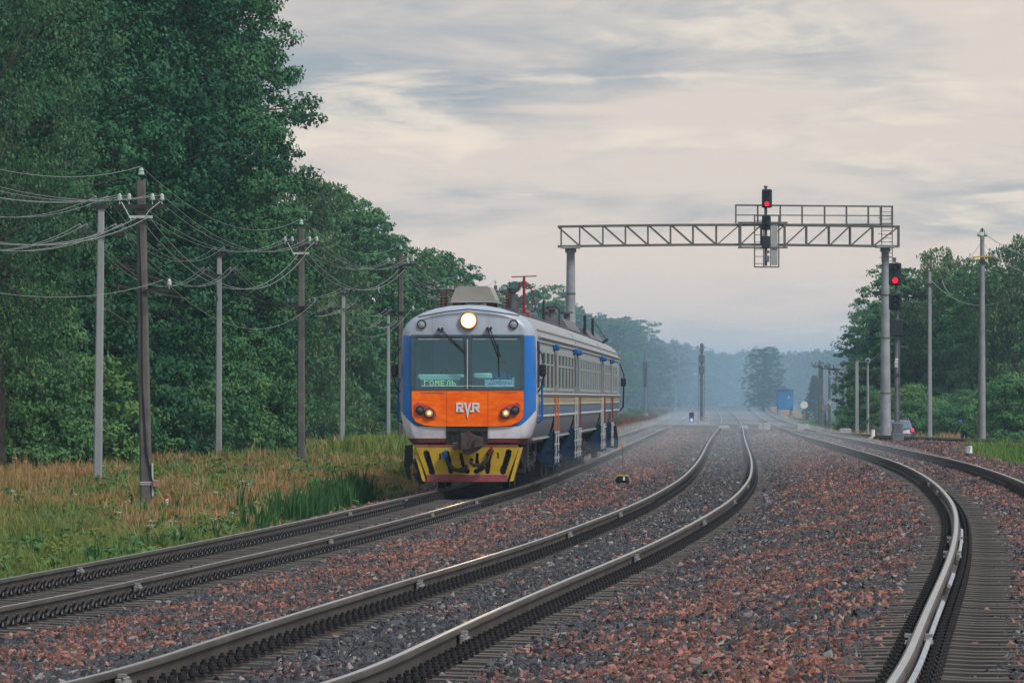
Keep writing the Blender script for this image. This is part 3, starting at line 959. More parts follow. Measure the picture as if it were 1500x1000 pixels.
# ---- first car
loc, rz = car_frame(131.0, 156.4)
car1 = thing('railcar', 'leading railcar of the train with blue corners, orange nose panel and bright round headlamp', 'train car', loc, rz, 'railcars of the train')
bd = body_mesh(True); BODY1 = bd.obj('body', LIV_F, car1, sharp=28)
# windscreen surround, panes, wipers
m = MB()
m.box((0, -.012, 3.47), (2.54, .06, .07), 0, None, .015); m.box((0, -.012, 2.265), (2.54, .06, .07), 0, None, .015)
for s_ in (-1, 1): m.box((s_ * 1.235, -.012, 2.87), (.09, .058, 1.15))
m.box((0, -.01, 2.87), (.17, .055, 1.15))
wf = m.obj('windscreen_frame', WFR, car1)
m = MB(); m.box((-.005, -.045, 2.84), (.022, .02, 1.12)); m.box((0, -.045, 2.345), (2.1, .016, .015)); m.box((-.62, -.045, 3.40), (1.0, .014, .014)); m.box((.62, -.045, 3.40), (1.0, .014, .014)); m.obj('trim', WHT, wf)
for s_ in (-1, 1):
    p = MB(); p.box((s_ * .638, .0, 2.865), (1.10, .012, 1.13)); p.obj('windscreen', SCREEN, car1)
for pts in (((-.60, 3.62), (-.06, 3.05)), ((.50, 3.64), (.70, 2.98))):
    m = MB(); (x0, z0), (x1, z1) = pts
    for o_ in (0, .055):
        m.tube([(x0 + o_ - .05, -.10, z0), (x1 + o_ - .02, -.12, z1 + .02)], .013, 5)
    m.cyl((x0 - .05, -.02, z0), (x0 - .05, -.13, z0), .035, n=8); m.cyl((x0 + .03, -.02, z0 + .01), (x0 + .03, -.13, z0 + .01), .03, n=8)
    m.tube([(x1 - .02, -.11, z1 + .30), (x1 + .01, -.11, z1 - .42)], .011, 5)
    m.obj('wiper', BLK, car1)
# orange nose panel with cut lower corners, seams
m = MB()
m.prism([(-1.26, 1.86), (-1.26, 2.235), (1.26, 2.235), (1.26, 1.86), (1.25, 1.66), (1.17, 1.54), (.98, 1.46), (.7, 1.435), (-.7, 1.435), (-.98, 1.46), (-1.17, 1.54), (-1.25, 1.66)], -.05, .015)
npn = m.obj('nose_panel', ORANGE, car1, sharp=20)
m = MB()
for x in (-.47, .46): m.box((x, -.0525, 1.83), (.008, .004, .78))
m.box((-.8, -.053, 2.19), (.52, .004, .012)); m.box((.85, -.053, 2.2), (.52, .004, .012)); m.obj('panel_seam', DRED, npn)
# stylised letters R V R with the long pointed V
m = MB(); w = .045; yl = -.062; zc_ = 1.86
for (x0, s_) in ((-.235, 1), (.125, 1)):
    a = lambda u, v: (x0 + u, zc_ + v)
    m.stroke(a(0, -.085), a(0, .085), w, yl, .02); m.stroke(a(0, .085), a(.11, .085), w, yl - .001, .02); m.stroke(a(.12, .08), a(.12, .015), w, yl + .001, .02)
    m.stroke(a(.12, .0), a(.03, .0), w * .9, yl - .002, .02); m.stroke(a(.05, -.0), a(.125, -.085), w, yl + .002, .02)
m.prism([(-.085, zc_ + .105), (-.035, zc_ + .105), (.0, zc_ - .06), (.035, zc_ + .105), (.085, zc_ + .105), (.03, zc_ - .08), (.0, zc_ - .26), (-.03, zc_ - .08)], -.074, -.052)
m.box((-.135, -.067, zc_ - .085), (.09, .02, .035)); m.box((.1, -.067, zc_ - .085), (.09, .02, .035))
m.obj('emblem', LOGO, npn)
# headlight clusters
for s_ in (-1, 1):
    m = MB()
    pl = [(1.19, 1.93), (1.14, 1.98), (.88, 1.90), (.74, 1.80), (.70, 1.68), (.73, 1.61), (.95, 1.62), (1.12, 1.70), (1.19, 1.80)]
    pl = [(s_ * x, z) for x, z in pl]
    m.prism(pl if s_ == -1 else pl[::-1], -.075, -.02)
    hl = m.obj('headlight', HRED, car1, sharp=20)
    for (x, z, r, on) in ((s_ * .865, 1.735, .115, True), (s_ * 1.075, 1.80, .10, False)):
        q = MB(); q.lathe((0, 0, 0), [(r, .0), (r, -.035), (r * .86, -.04), (r * .8, -.012)], 18, axis='Y'); q.mesh
        b_ = put('bezel', q.mesh('bezel', BLK), hl, (x, -.07, z))
        q = MB(); q.lathe((0, 0, 0), [(r * .82, .0), (r * .74, -.015), (r * .4, -.03), (.004, -.034)], 18, axis='Y')
        put('lens', q.mesh('lens', AMBER if on else LENSD), hl, (x, -.078, z))
# top lamp and marker lamps
m = MB(); m.lathe((0, 0, 0), [(.205, .03), (.205, -.06), (.178, -.07), (.168, -.03)], 24, axis='Y')
tl = put('headlamp', m.mesh('headlamp', mat('headlamp_rim_brass', (.34, .19, .07), .4, .5)), car1, (0.02, -.0, 3.82))
m = MB(); m.lathe((0, 0, 0), [(.172, 0), (.15, -.02), (.08, -.035), (.004, -.04)], 24, axis='Y'); put('lens', m.mesh('lens', HEADL), tl, (0, -.05, 0))
m = MB(); m.box((0, 0, 0), (.02, .02, .09)); put('filament_holder', m.mesh('filament_holder', mat('filament_holder', (.45, .30, .14), .5)), tl, (.03, -.10, -.10))
for s_ in (-1, 1):
    m = MB(); m.lathe((0, 0, 0), [(.105, .02), (.105, -.03), (.085, -.035), (.08, -.01)], 18, axis='Y')
    k_ = put('marker_lamp', m.mesh('marker_lamp', BLK), car1, (s_ * 1.04, -.005, 3.74))
    m = MB(); m.lathe((0, 0, 0), [(.088, 0), (.07, -.012), (.004, -.02)], 18, axis='Y'); put('lens', m.mesh('lens', mat('marker_lens', (.30, .33, .36), .25)), k_, (0, -.012, 0))
m = MB()
m.tube([(-1.12, -.035, 3.90), (-.5, -.045, 4.02), (.02, -.05, 4.075), (.5, -.045, 4.03), (1.17, -.03, 3.93)], .014, 5); m.obj('rain_strip', BLK, car1)
# lower nose: coupler pocket, coupler, pilot
m = MB()
m.box((-.015, -.004, 1.215), (.94, .03, .45)); pk = m.obj('coupler_pocket', BLK, car1)
m = MB(); m.box((-.015, -.03, 1.36), (.90, .03, .08)); m.box((-.36, -.035, 1.25), (.03, .03, .3)); m.box((.33, -.035, 1.25), (.03, .03, .3)); m.box((-.3, -.04, 1.33), (.12, .06, .05)); m.box((.25, -.04, 1.33), (.12, .06, .05)); m.obj('pocket_bracket', GREY, pk)
m = MB()
m.prism([(-.08, .84), (-.12, 1.30), (.05, 1.32), (.13, 1.26), (.36, 1.18), (.37, .98), (.22, .87), (.06, .80)], -.62, -.28)
m.prism([(-.10, .92), (-.10, 1.26), (.02, 1.28), (.04, 1.12), (.0, 1.02), (.06, .92)], -.80, -.6)
m.prism([(.2, .96), (.2, 1.16), (.36, 1.16), (.36, 1.0)], -.76, -.6)
m.box((-.01, -.3, 1.05), (.26, .7, .26)); m.box((-.23, -.46, 1.0), (.2, .3, .16), 0, None, .03); m.cyl((-.25, -.62, .98), (-.25, -.5, .98), .08, n=10)
m.obj('coupler', CPL, car1, sharp=30)

# yellow pilot plate with real slots: built from strips between the slot outlines (grid cut)
def pilot():
    x_half = lambda z: .88 + (z - .19) * (1.17 - .88) / (.975 - .19)
    slots = []
    def slot(p0, p1, r): slots.append((Vector(p0), Vector(p1), r))
    slot((-.93, .83), (-.80, .40), .068); slot((.93, .85), (.80, .42), .068)
    slot((-.46, .83), (-.38, .42), .055); slot((.49, .83), (.45, .42), .055)
    slot((-.15, .80), (-.10, .56), .042); slot((-.14, .46), (.0, .42), .055); slot((.19, .42), (.34, .50), .055); slot((.22, .80), (.21, .60), .042)
    slot((-.62, .82), (-.62, .70), .018); slot((.69, .84), (.69, .72), .018)
    def inside(x, z):
        for a, b2, r in slots:
            ab = b2 - a; q = Vector((x, z)) - a; tt = max(0, min(1, q.dot(ab) / ab.dot(ab)))
            if (q - ab * tt).length < r: return True
        return False
    m = MB(); NX, NZ = 120, 44
    idx = {}
    def vid(i, j, lay):
        kk = (i, j, lay)
        if kk not in idx:
            z = .19 + (.975 - .19) * j / NZ; hx = x_half(z); idx[kk] = len(m.v)
            m.v.append((-hx + 2 * hx * i / NX, -.02 - .10 * (j / NZ) + (.03 if lay else 0), z))
        return idx[kk]
    solid = [[False] * NZ for _ in range(NX)]
    for i in range(NX):
        for j in range(NZ):
            z = .19 + (.975 - .19) * (j + .5) / NZ; hx = x_half(z); x = -hx + 2 * hx * (i + .5) / NX
            solid[i][j] = not inside(x, z)
    for i in range(NX):
        for j in range(NZ):
            if not solid[i][j]: continue
            m.f.append([vid(i, j, 0), vid(i + 1, j, 0), vid(i + 1, j + 1, 0), vid(i, j + 1, 0)]); m.m.append(0)
            for (di, dj, e) in ((1, 0, ((1, 0), (1, 1))), (-1, 0, ((0, 1), (0, 0))), (0, 1, ((1, 1), (0, 1))), (0, -1, ((0, 0), (1, 0)))):
                ni, nj = i + di, j + dj
                if not (0 <= ni < NX and 0 <= nj < NZ) or not solid[ni][nj]:
                    (a0, a1), (b0, b1) = e
                    m.f.append([vid(i + a0, j + a1, 0), vid(i + a0, j + a1, 1), vid(i + b0, j + b1, 1), vid(i + b0, j + b1, 0)]); m.m.append(0)
    return m
pil = pilot().obj('pilot', YEL, car1, smooth=False)
m = MB(); m.box((-.01, -.035, .265), (1.82, .05, .17), 0, None, .01); m.box((-.01, -.07, 1.0), (2.3, .12, .035)); 
m.obj('pilot_strip', DRED, pil)
m = MB()
for s_ in (-1, 1): m.prism([(s_ * .95, .2), (s_ * 1.16, .95), (s_ * 1.24, .97), (s_ * 1.02, .2)][::s_], -.05, .4)
m.obj('pilot_return', YEL, pil)
m = MB(); m.box((0, .35, .6), (1.9, .05, .7)); m.obj('pilot_backing', GREY, pil)
hose(car1, (-.515, -.16, .80), [(-.50, -.17, .76), (-.44, -.22, .60), (-.30, -.24, .47), (-.12, -.24, .43), (-.03, -.22, .50), (-.02, -.20, .56)], BLU)
hose(car1, (.53, -.16, .87), [(.52, -.17, .84), (.45, -.22, .65), (.30, -.24, .56), (.15, -.24, .56), (.09, -.22, .62), (.10, -.18, .70)], REDM)
m = MB()
m.prism([(-1.44, 1.0), (-1.46, .55), (-1.38, .22), (-1.30, .24), (-1.34, .52), (-1.26, .62), (-1.27, 1.02)], .3, .42)
m.tube([(-1.10, .1, .75), (-1.2, .1, .6), (-1.1, .1, .45), (-1.14, .1, .32), (-1.0, .1, .18)], .06, 6); m.prism([(-1.25, .36), (-1.1, .42), (-.98, .14), (-1.1, .1)], .08, .2)
m.obj('step_iron', BLK, car1, sharp=30)
# cab interior
m = MB()
m.box((0, 1.75, 2.9), (2.6, .05, 1.5)); m.box((0, .9, 2.12), (2.6, 1.7, .05)); m.box((0, .9, 3.62), (2.4, 1.6, .04))
for s_ in (-1, 1): m.box((s_ * 1.28, .95, 2.9), (.04, 1.6, 1.5))
cab = m.obj('cab_lining', INT, car1)
m = MB(); m.box((-.62, .40, 2.53), (1.06, .35, .16), 0, None, .03); m.box((.32, .40, 2.57), (.42, .3, .14), 0, None, .03); m.cyl((-.5, .2, 2.52), (-.5, .23, 2.52), .03, n=10); m.obj('cab_desk', CRM, car1)
m = MB(); m.box((-1.02, 1.70, 2.95), (.28, .04, .8)); 
for j in range(4): m.box((-1.02, 1.67, 2.68 + j * .14), (.2, .03, .09))
m.box((-.3, 1.7, 2.95), (.5, .03, 1.1)); m.obj('cab_cupboard', mat('cab_cupboard_blue', (.05, .10, .13), .5), car1)
m = MB(); m.box((-.615, .12, 2.41), (.90, .04, .15)); dsp = m.obj('destination_display', LEDP, car1)
GLY = {'G': ("11111", "10000", "10000", "10000", "10000", "10000", "10000"), 'O': ("01110", "10001", "10001", "10001", "10001", "10001", "01110"),
       'M': ("10001", "11011", "10101", "10101", "10001", "10001", "10001"), 'E': ("11111", "10000", "10000", "11110", "10000", "10000", "11111"),
       'L': ("00111", "01001", "01001", "01001", "01001", "01001", "10001"), 'b': ("10000", "10000", "10000", "11110", "10001", "10001", "11110")}
m = MB()
for q, ch in enumerate('GOMELb'):
    for r_, row in enumerate(GLY[ch]):
        for c_, bit in enumerate(row):
            if bit == '1': m.box((-.985 + q * .126 + c_ * .0185, .092, 2.463 - r_ * .0178), (.0165, .012, .0160))
m.obj('display_letters', LEDD, dsp)
m = MB(); m.box((.70, .10, 2.41), (.68, .02, .155)); m.box((1.03, .12, 2.44), (.05, .02, .20)); pp = m.obj('paper_sign', PAPER, car1)
cu = bpy.data.curves.new('writing', 'FONT'); cu.body = 'Добруш'; cu.size = .13; cu.extrude = .002; cu.shear = .35
tmp = bpy.data.objects.new('writing', cu); COL.objects.link(tmp); bpy.context.view_layer.update()
me = bpy.data.meshes.new_from_object(tmp.evaluated_get(bpy.context.evaluated_depsgraph_get())); bpy.data.objects.remove(tmp)
me.materials.clear(); me.materials.append(INKM)
put('handwriting', me, pp, (.47, .086, 2.385), (pi / 2, 0, 0))
m = MB(); m.box((-1.13, .1, 2.41), (.1, .1, .22)); m.box((-.10, .1, 2.42), (.14, .1, .24)); m.box((.12, .1, 2.42), (.14, .1, .24)); m.box((.28, .11, 2.40), (.2, .08, .16)); m.obj('dashboard', BLK, car1)
# mirrors and rails at the cab corners
for s_ in (-1, 1):
    m = MB(); x = s_ * 1.56
    m.tube([(x, .45, 3.2), (x + s_ * .10, .40, 3.05), (x + s_ * .13, .38, 2.85)], .018, 5); m.tube([(x + s_ * .13, .38, 2.55), (x + s_ * .10, .42, 2.35), (x, .45, 2.2)], .018, 5)
    m.box((x + s_ * .12, .38, 2.70), (.15, .12, .28), 0, None, .03); m.obj('mirror', BLK, car1)
    m = MB(); m.tube([(s_ * 1.5, 1.0, 2.45), (s_ * 1.62, 1.0, 2.5), (s_ * 1.64, 1.0, 2.4), (s_ * 1.64, 1.0, 1.58), (s_ * 1.52, 1.0, 1.5)], .03, 6)
    m.tube([(s_ * 1.53, .75, 1.62), (s_ * 1.6, .75, 1.62), (s_ * 1.6, .75, 2.0)], .018, 5)
    m.obj('cab_handrail', BLU, car1)
    m = MB(); m.box((s_ * 1.545, 1.2, 2.84), (.03, .75, 1.05), 0, None, .01); cw = m.obj('cab_window', BLK, car1)
    p = MB(); p.box((s_ * 1.557, 1.2, 2.86), (.02, .6, .85)); p.obj('pane', PANE, cw)
windows_on(car1, 2.7, 9.8, 3); windows_on(car1, 12.3, 23.0, 5)
door_set(car1, 11.0, ORR); door_set(car1, 24.2, WHT)
trims(car1, 1.6, CARL - .05)
bogie(car1, 3.9); bogie(car1, CARL - 3.9); underframe(car1, 6.6, CARL - 6.6, 3)
m = MB(); m.box((0, .9, .75), (1.6, .5, .35)); m.box((1.15, 1.5, .8), (.3, .5, .5)); m.tube([(1.1, .5, .9), (1.2, .7, .6), (1.15, 1.2, .5)], .05, 6); m.obj('nose_gear', GREY, car1)

# roof equipment of the first car
m = MB()
pr = [(-.50, 4.27), (-.505, 4.33), (-.46, 4.44), (-.405, 4.57), (-.375, 4.615), (-.32, 4.64), (.32, 4.64), (.375, 4.615), (.405, 4.57), (.46, 4.44), (.505, 4.33), (.50, 4.27)]
m.prism([(x, z) for x, z in pr][::-1], 2.2, 4.4)
ru = m.obj('roof_unit', UNIT, car1, sharp=25)
m = MB(); m.box((0, 3.3, 4.28), (1.10, 2.3, .03)); m.obj('unit_flange', ALU, ru)
m = MB()
for x in (-.38, .38):
    for y in (2.4, 4.2): m.box((x, y, 4.17), (.16, .2, .2))
m.obj('unit_foot', mat('rusty_foot', (.16, .07, .045), .8), ru)
m = MB()
m.cyl((.98, 6.5, 4.0), (.98, 6.5, 4.95), .042, .03, 10); m.tube([(.68, 6.5, 4.94), (1.28, 6.5, 4.96)], .014, 5)
m.obj('antenna_mast', REDM, car1)
m = MB()
for e in (-1, 1):
    m.tube([(.98, 6.5, 4.86), (.98 + e * .12, 6.5, 4.75), (.98 + e * .22, 6.5, 4.55), (.98 + e * .25, 6.5, 4.3)], .012, 5); m.tube([(.98, 6.5, 4.82), (.98 + e * .2, 6.6, 4.6), (.98 + e * .24, 6.6, 4.3)], .012, 4)
m.tube([(.72, 6.5, 4.3), (1.25, 6.5, 4.3)], .014, 5); m.cyl((.98, 6.5, 3.98), (.98, 6.5, 4.1), .13, n=10); m.obj('antenna_stay', REDM, car1)
m = MB(); m.cyl((.73, 6.0, 4.05), (.73, 6.0, 4.58), .075, n=12); m.cyl((.73, 6.0, 4.56), (.73, 6.0, 4.66), .10, .12, 12); m.box((.70, 6.0, 4.12), (.4, .5, .12)); m.obj('roof_vent', ROOFD, car1)
for x, y in ((-.78, 5.0), (-.92, 5.6), (.50, 8.0), (.58, 7.4)):
    m = MB(); m.cyl((x, y, 4.0), (x, y, 4.62), .03, n=6)
    for h in range(5): m.lathe((x, y, 4.14 + h * .07), [(.03, 0), (.075, .02), (.03, .045)], 8)
    m.tube([(x, y, 4.6), (x + .2, y, 4.5), (x + .35, y + .3, 4.25)], .014, 4); m.obj('insulator', mat('brown_glaze', (.10, .035, .03), .3), car1)
m = MB(); m.tube([(-.78, 5.0, 4.62), (-.4, 4.6, 4.55), (-.2, 4.4, 4.5)], .014, 4); m.tube([(-.92, 5.6, 4.62), (-.92, 9, 4.4), (-.9, 14, 4.3)], .012, 4); m.obj('roof_cable', BLK, car1)
for y in (10.5, 14.0, 18.0): 
    m = MB(); m.box((.55, y, 4.18), (.5, .7, .16), 0, None, .04); m.cyl((.3, y + .8, 4.1), (.3, y + .8, 4.35), .09, n=8); m.obj('roof_vent', ROOFD, car1)

# ---- second car
loc, rz = car_frame(156.5, 181.9)
car2 = thing('railcar', 'second railcar of the train, grey flank between the leading and the last railcar', 'train car', loc, rz, 'railcars of the train')
body_mesh(False).obj('body', LIV, car2, sharp=28)
windows_on(car2, 2.4, 23.0, 9)
door_set(car2, 1.25, STR); door_set(car2, 24.2, WHT)
trims(car2, .3, CARL - .05)
bogie(car2, 3.9); bogie(car2, CARL - 3.9); underframe(car2, 6.4, CARL - 6.4, 8)
m = MB(); m.box((0, .0, 2.45), (2.5, .55, 2.7), 0, None, .08); m.obj('gangway_bellows', BLK, car2)
m = MB(); m.prism([(-1.05, 4.02), (-.85, 4.36), (.85, 4.36), (1.05, 4.02)][::-1], 8.5, 20.5); m.obj('roof_hump', ROOFD, car2, sharp=25)
for x, y, h in ((.55, 9.0, .42), (-.2, 10.2, .40), (.2, 13.5, .42), (.75, 16.0, .4)):
    m = MB(); m.cyl((x, y, 4.1), (x, y, 4.2 + h), .09, n=10); m.cyl((x, y, 4.18 + h), (x, y, 4.24 + h), .19, n=10); m.obj('exhaust_stack', ROOFD, car2)
m = MB(); m.cyl((.62, .8, 3.95), (.62, .8, 4.72), .035, .028, 8); m.tube([(.7, 1.2, 4.55), (.95, 1.2, 4.55), (1.03, 1.2, 4.47), (1.03, 1.2, 3.9)], .022, 6); m.obj('roof_pipe', GREY, car2)

# ---- last car
loc, rz = car_frame(182.0, 207.4)
car3 = thing('railcar', 'last railcar of the train, farthest back, with a wing mirror at its tail end', 'train car', loc, rz, 'railcars of the train')
body_mesh(False).obj('body', LIV, car3, sharp=28)
windows_on(car3, 2.6, 10.5, 4); windows_on(car3, 14.0, 21.0, 3)
door_set(car3, 1.25, STR); door_set(car3, 12.3, STR)
trims(car3, .3, CARL - .3)
bogie(car3, 3.9); bogie(car3, CARL - 3.9); underframe(car3, 6.4, CARL - 6.4, 11)
m = MB(); m.box((0, .0, 2.45), (2.5, .55, 2.7), 0, None, .08); m.obj('gangway_bellows', BLK, car3)
m = MB(); m.prism([(-1.1, 4.0), (-.9, 4.30), (.9, 4.30), (1.1, 4.0)][::-1], 3.0, 21.0); m.obj('roof_hump', ROOFD, car3, sharp=25)
m = MB(); m.cyl((.92, 3.0, 3.9), (.92, 3.0, 4.70), .045, n=8); m.cyl((1.0, 9.5, 3.9), (1.0, 9.5, 4.70), .045, n=8); m.tube([(1.0, 9.5, 4.68), (1.25, 17, 4.1)], .012, 4); m.box((1.2, 17, 4.0), (.35, .1, .08), 0, Matrix.Rotation(-.6, 3, 'Y')); m.obj('roof_pipe', GREY, car3)
m = MB()
for s_ in (-1, 1):
    x = s_ * 1.56
    m.tube([(x, CARL - .5, 3.3), (x + s_ * .14, CARL - .5, 2.95), (x + s_ * .16, CARL - .5, 2.8)], .022, 5); m.box((x + s_ * .14, CARL - .5, 2.64), (.18, .12, .3), 0, None, .03)
    m.tube([(x + s_ * .15, CARL - .5, 2.5), (x + s_ * .13, CARL - .5, 1.75), (x, CARL - .5, 1.62)], .03, 5)
m.obj('mirror', BLK, car3)
m = MB(); m.prism([(1.3, 1.25), (1.44, 1.2), (1.52, .6), (1.5, .3), (1.36, .3), (1.38, .6), (1.28, .9)], CARL - .8, CARL - .65); m.obj('step_iron', BLK, car3)

# the headlamp's own light
ld = bpy.data.lights.new('headlamp_beam', 'SPOT'); ld.energy = 200; ld.spot_size = radians(26); ld.spot_blend = .8; ld.color = (1, .72, .38); ld.shadow_soft_size = .2
lo = bpy.data.objects.new('headlamp_beam', ld); COL.objects.link(lo); lo.parent = car1; lo.location = (.02, -.2, 3.82); lo.rotation_euler = (radians(-86), 0, 0)
# ------------------------------------------------------------------ signal gantry
GST = mat('gantry_steel', (.115, .108, .095), .6, .1, .2, 1.5, dirt=((.10, .06, .04), .3, 2))
CPOLE = mat('column_concrete', (.255, .27, .295), .85, 0, .18, 1.2, .2, 25, dirt=((.18, .17, .17), .4, 1.5))
SIGB = mat('signal_black', (.012, .016, .022), .6, 0, .2, 4)
SIGM = mat('signal_mast_grey', (.13, .14, .16), .6, .2, .2, 2)
MESHP = mat('expanded_mesh_panel', (.34, .35, .35), .7, .2, .3, 30)
WPL = mat('white_plate', (.70, .70, .68), .5, 0, .1, 6)
REDON = emitmat('red_aspect', (1, .004, .022), 1.5)
GD = 310.0
gs = 'signal gantry spanning the tracks on two concrete columns with a handrailed walkway'
gx0, gx1 = at(817, GD), at(1317, GD)
zt, zbm = zat(331, GD), zat(361, GD)
gan = thing('signal_gantry', gs, 'gantry', ((gx0 + gx1) / 2, GD, 0))
lx = lambda px: at(px, GD) - (gx0 + gx1) / 2
def zz_(py): return zat(py, GD)
def bar(name, p0, p1, w, par, mt=GST):
    m = MB(); d = Vector(p1) - Vector(p0); c = (Vector(p0) + Vector(p1)) / 2
    q = d.to_track_quat('Z', 'Y').to_matrix()
    m.box((0, 0, 0), (w, w, d.length), 0, q); return put(name, m.mesh(name, mt, smooth=False), par, c)
camb = lambda px: -2.6 * math.sin(pi * (px - 817) / 500.0)          # slight upward bow of the truss (photo px)
for k_, yd in enumerate((-.55, .55)):
    w = .10
    nodes = [817, 850, 884, 917, 950, 983, 1016, 1050, 1084, 1116, 1150, 1182, 1215, 1246, 1279, 1317]
    for a, b2 in zip(nodes[:-1], nodes[1:]):
        bar('top_chord', (lx(a), yd, zz_(332 + camb(a))), (lx(b2), yd, zz_(332 + camb(b2))), w, gan)
        bar('bottom_chord', (lx(a), yd, zz_(361 + camb(a))), (lx(b2), yd, zz_(361 + camb(b2))), w, gan)
        bar('truss_post', (lx(b2) - .03, yd, zz_(361 + camb(b2))), (lx(b2) - .03, yd, zz_(332 + camb(b2))), .07, gan)
        if a < 1040: bar('truss_brace', (lx(a) + .05, yd, zz_(333 + camb(a))), (lx(b2) - .06, yd, zz_(360 + camb(b2))), .06, gan)
        else: bar('truss_brace', (lx(a) + .05, yd, zz_(360 + camb(a))), (lx(b2) - .06, yd, zz_(333 + camb(b2))), .06, gan)
    bar('truss_post', (lx(822), yd, zz_(361)), (lx(822), yd, zz_(332)), .08, gan)
for a in [817, 850, 884, 917, 950, 983, 1016, 1050, 1084, 1116, 1150, 1182, 1215, 1246, 1279, 1310]:
    bar('cross_tie', (lx(a) + .05, -.5, zz_(332.6 + camb(a))), (lx(a) + .05, .5, zz_(332.6 + camb(a))), .06, gan)
    bar('cross_tie', (lx(a) + .05, -.5, zz_(360.4 + camb(a))), (lx(a) + .05, .5, zz_(360.4 + camb(a))), .06, gan)
m = MB(); m.box(((lx(1078) + lx(1305)) / 2, 0, zz_(328.5)), (lx(1305) - lx(1078), .8, .04)); m.obj('walkway', GST, gan)
for px in (1078, 1110, 1143, 1175, 1208, 1240, 1272, 1290, 1307):
    for yd in (-.42, .42): bar('handrail_post', (lx(px), yd, zz_(330)), (lx(px), yd, zz_(301.5)), .05, gan)
for yd in (-.42, .42):
    bar('handrail', (lx(1077), yd, zz_(300.5)), (lx(1308), yd, zz_(302.5)), .06, gan)
    bar('handrail', (lx(1077), yd, zz_(315)), (lx(1308), yd, zz_(316)), .03, gan)
for px, top in ((836, 362), (1297, 361)):
    m = MB()
    gz0 = float(ground_z(at(px, GD), GD))
    wid = .30 if px < 900 else .27
    m.cyl((lx(px), 0, gz0), (lx(px), 0, zz_(top + 3)), wid * 1.12, wid * .72, 14)
    co = m.obj('column', CPOLE, gan)
    m = MB(); m.cyl((lx(px), 0, zz_(top + 8)), (lx(px), 0, zz_(top)), wid * 1.0, n=14); m.box((lx(px), 0, zz_(top + .6)), (1.0, 1.3, .09)); m.obj('column_head', CPOLE, co)
    for h in (.28, .55, .76):
        zq = gz0 + (zz_(top) - gz0) * h; rr_ = wid * (1.12 - .4 * h) + .025
        m = MB(); m.cyl((lx(px), 0, zq), (lx(px), 0, zq + .07), rr_, n=14); m.obj('column_band', GST, co)
    if px > 900:
        m = MB(); m.box((lx(px) - .12, -.05, gz0 + .35), (.80, .8, .9), 0, None, .06); m.obj('column_foot', CPOLE, co)
        m = MB()
        zq = gz0 + 1.5
        while zq < zz_(310):
            rr_ = wid * (1.12 - .4 * (zq - gz0) / 10)
            for s_ in (-1, 1): m.box((lx(px) + s_ * (rr_ + .06 if zq < zz_(362) else .3), -.1, zq), (.20, .03, .03))
            zq += .42
        for s_ in (-1, 1): m.cyl((lx(1299) + s_ * .28, -.3, zz_(385)), (lx(1299) + s_ * .28, -.3, zz_(302)), .025, n=5)
        for j in range(14): m.box((lx(1299), -.3, zz_(382) + j * .2), (.56, .03, .03))
        m.obj('ladder', GST, gan)


def signal_head(par, x, y, z0, z1, w, aspects, name='signal_head'):
    """black back-board with hooded lamps; aspects: list of (fraction of height from top, lit)"""
    m = MB(); m.box((x, y, (z0 + z1) / 2), (w, .22, z1 - z0), 0, None, .05)
    h = m.obj(name, SIGB, par)
    for fr, lit in aspects:
        zc_ = z1 - (z1 - z0) * fr; r = w * .235
        m = MB(); nseg = 12; vs, fs = [], []
        for j in range(nseg + 1):
            a = radians(-20) + radians(220) * j / nseg
            for yy in (-.11, -.40): vs.append((x + cos(a) * r * 1.25, y + yy, zc_ + sin(a) * r * 1.25 + (.0 if yy > -.2 else -.02)))
        for j in range(nseg): fs.append((2 * j, 2 * j + 2, 2 * j + 3, 2 * j + 1))
        m.add(vs, fs); m.obj('hood', SIGB, h)
        m = MB(); m.lathe((0, 0, 0), [(r, .01), (r * .8, -.02), (r * .4, -.035), (.004, -.04)], 16, axis='Y')
        put('lens', m.mesh('lens', REDON if lit else LENSD), h, (x, y - .11, zc_))
    return h


# signal hung through the gantry
SX = at(1122, GD - .8)
s1 = thing('signal', 'signal hung in a caged ladder through the gantry truss, red lamp in its top head', 'railway signal', (SX, GD - .8, 0), 0, 'railway signals with a red lamp lit')
q_ = lambda py: zat(py, GD - .8)
sx_p = lambda px: at(px, GD - .8) - SX
m = MB(); m.cyl((0, .2, q_(389)), (0, .2, q_(277)), .08, n=10); m.cyl((0, .2, q_(277)), (0, .2, q_(272)), .06, .11, 8); m.obj('mast', SIGM, s1)
signal_head(s1, sx_p(1123.5), 0, q_(304.5), q_(277), .54, ((.25, False), (.79, True)))
signal_head(s1, sx_p(1122.5), 0, q_(337), q_(315), .46, ((.28, False), (.72, False)))
signal_head(s1, sx_p(1122), .02, q_(364), q_(345.5), .44, (), 'route_indicator')
m = MB()
for a in (1105.5, 1141): m.box((sx_p(a), .12, (q_(315) + q_(391.5)) / 2), (.07, .07, q_(315) - q_(391.5)))
for py in (315.5, 391): m.box((sx_p(1123.2), .12, q_(py)), (sx_p(1141) - sx_p(1105.5), .08, .07))
m.box((sx_p(1118.5), .12, q_(355)), (.05, .05, q_(318) - q_(391.5))); m.box((sx_p(1128.8), .12, q_(355)), (.05, .05, q_(318) - q_(391.5)))
m.obj('cage', GST, s1)
for a in (1084.5, 1149.5): bar('hanger', (sx_p(a), .1, q_(363)), (sx_p(a), .1, q_(326)), .13, s1)
for py in (326, 362.5): bar('hanger', (sx_p(1081), .1, q_(py)), (sx_p(1154), .1, q_(py)), .09, s1)
for j in range(7): bar('rung', (sx_p(1106), .12, q_(323 + j * 10.5)), (sx_p(1118), .12, q_(323 + j * 10.5)), .035, s1)
m = MB(); m.box((sx_p(1134.5), .12, q_(357)), (.34, .02, q_(327) - q_(390))); m.obj('mesh_panel', MESHP, s1)
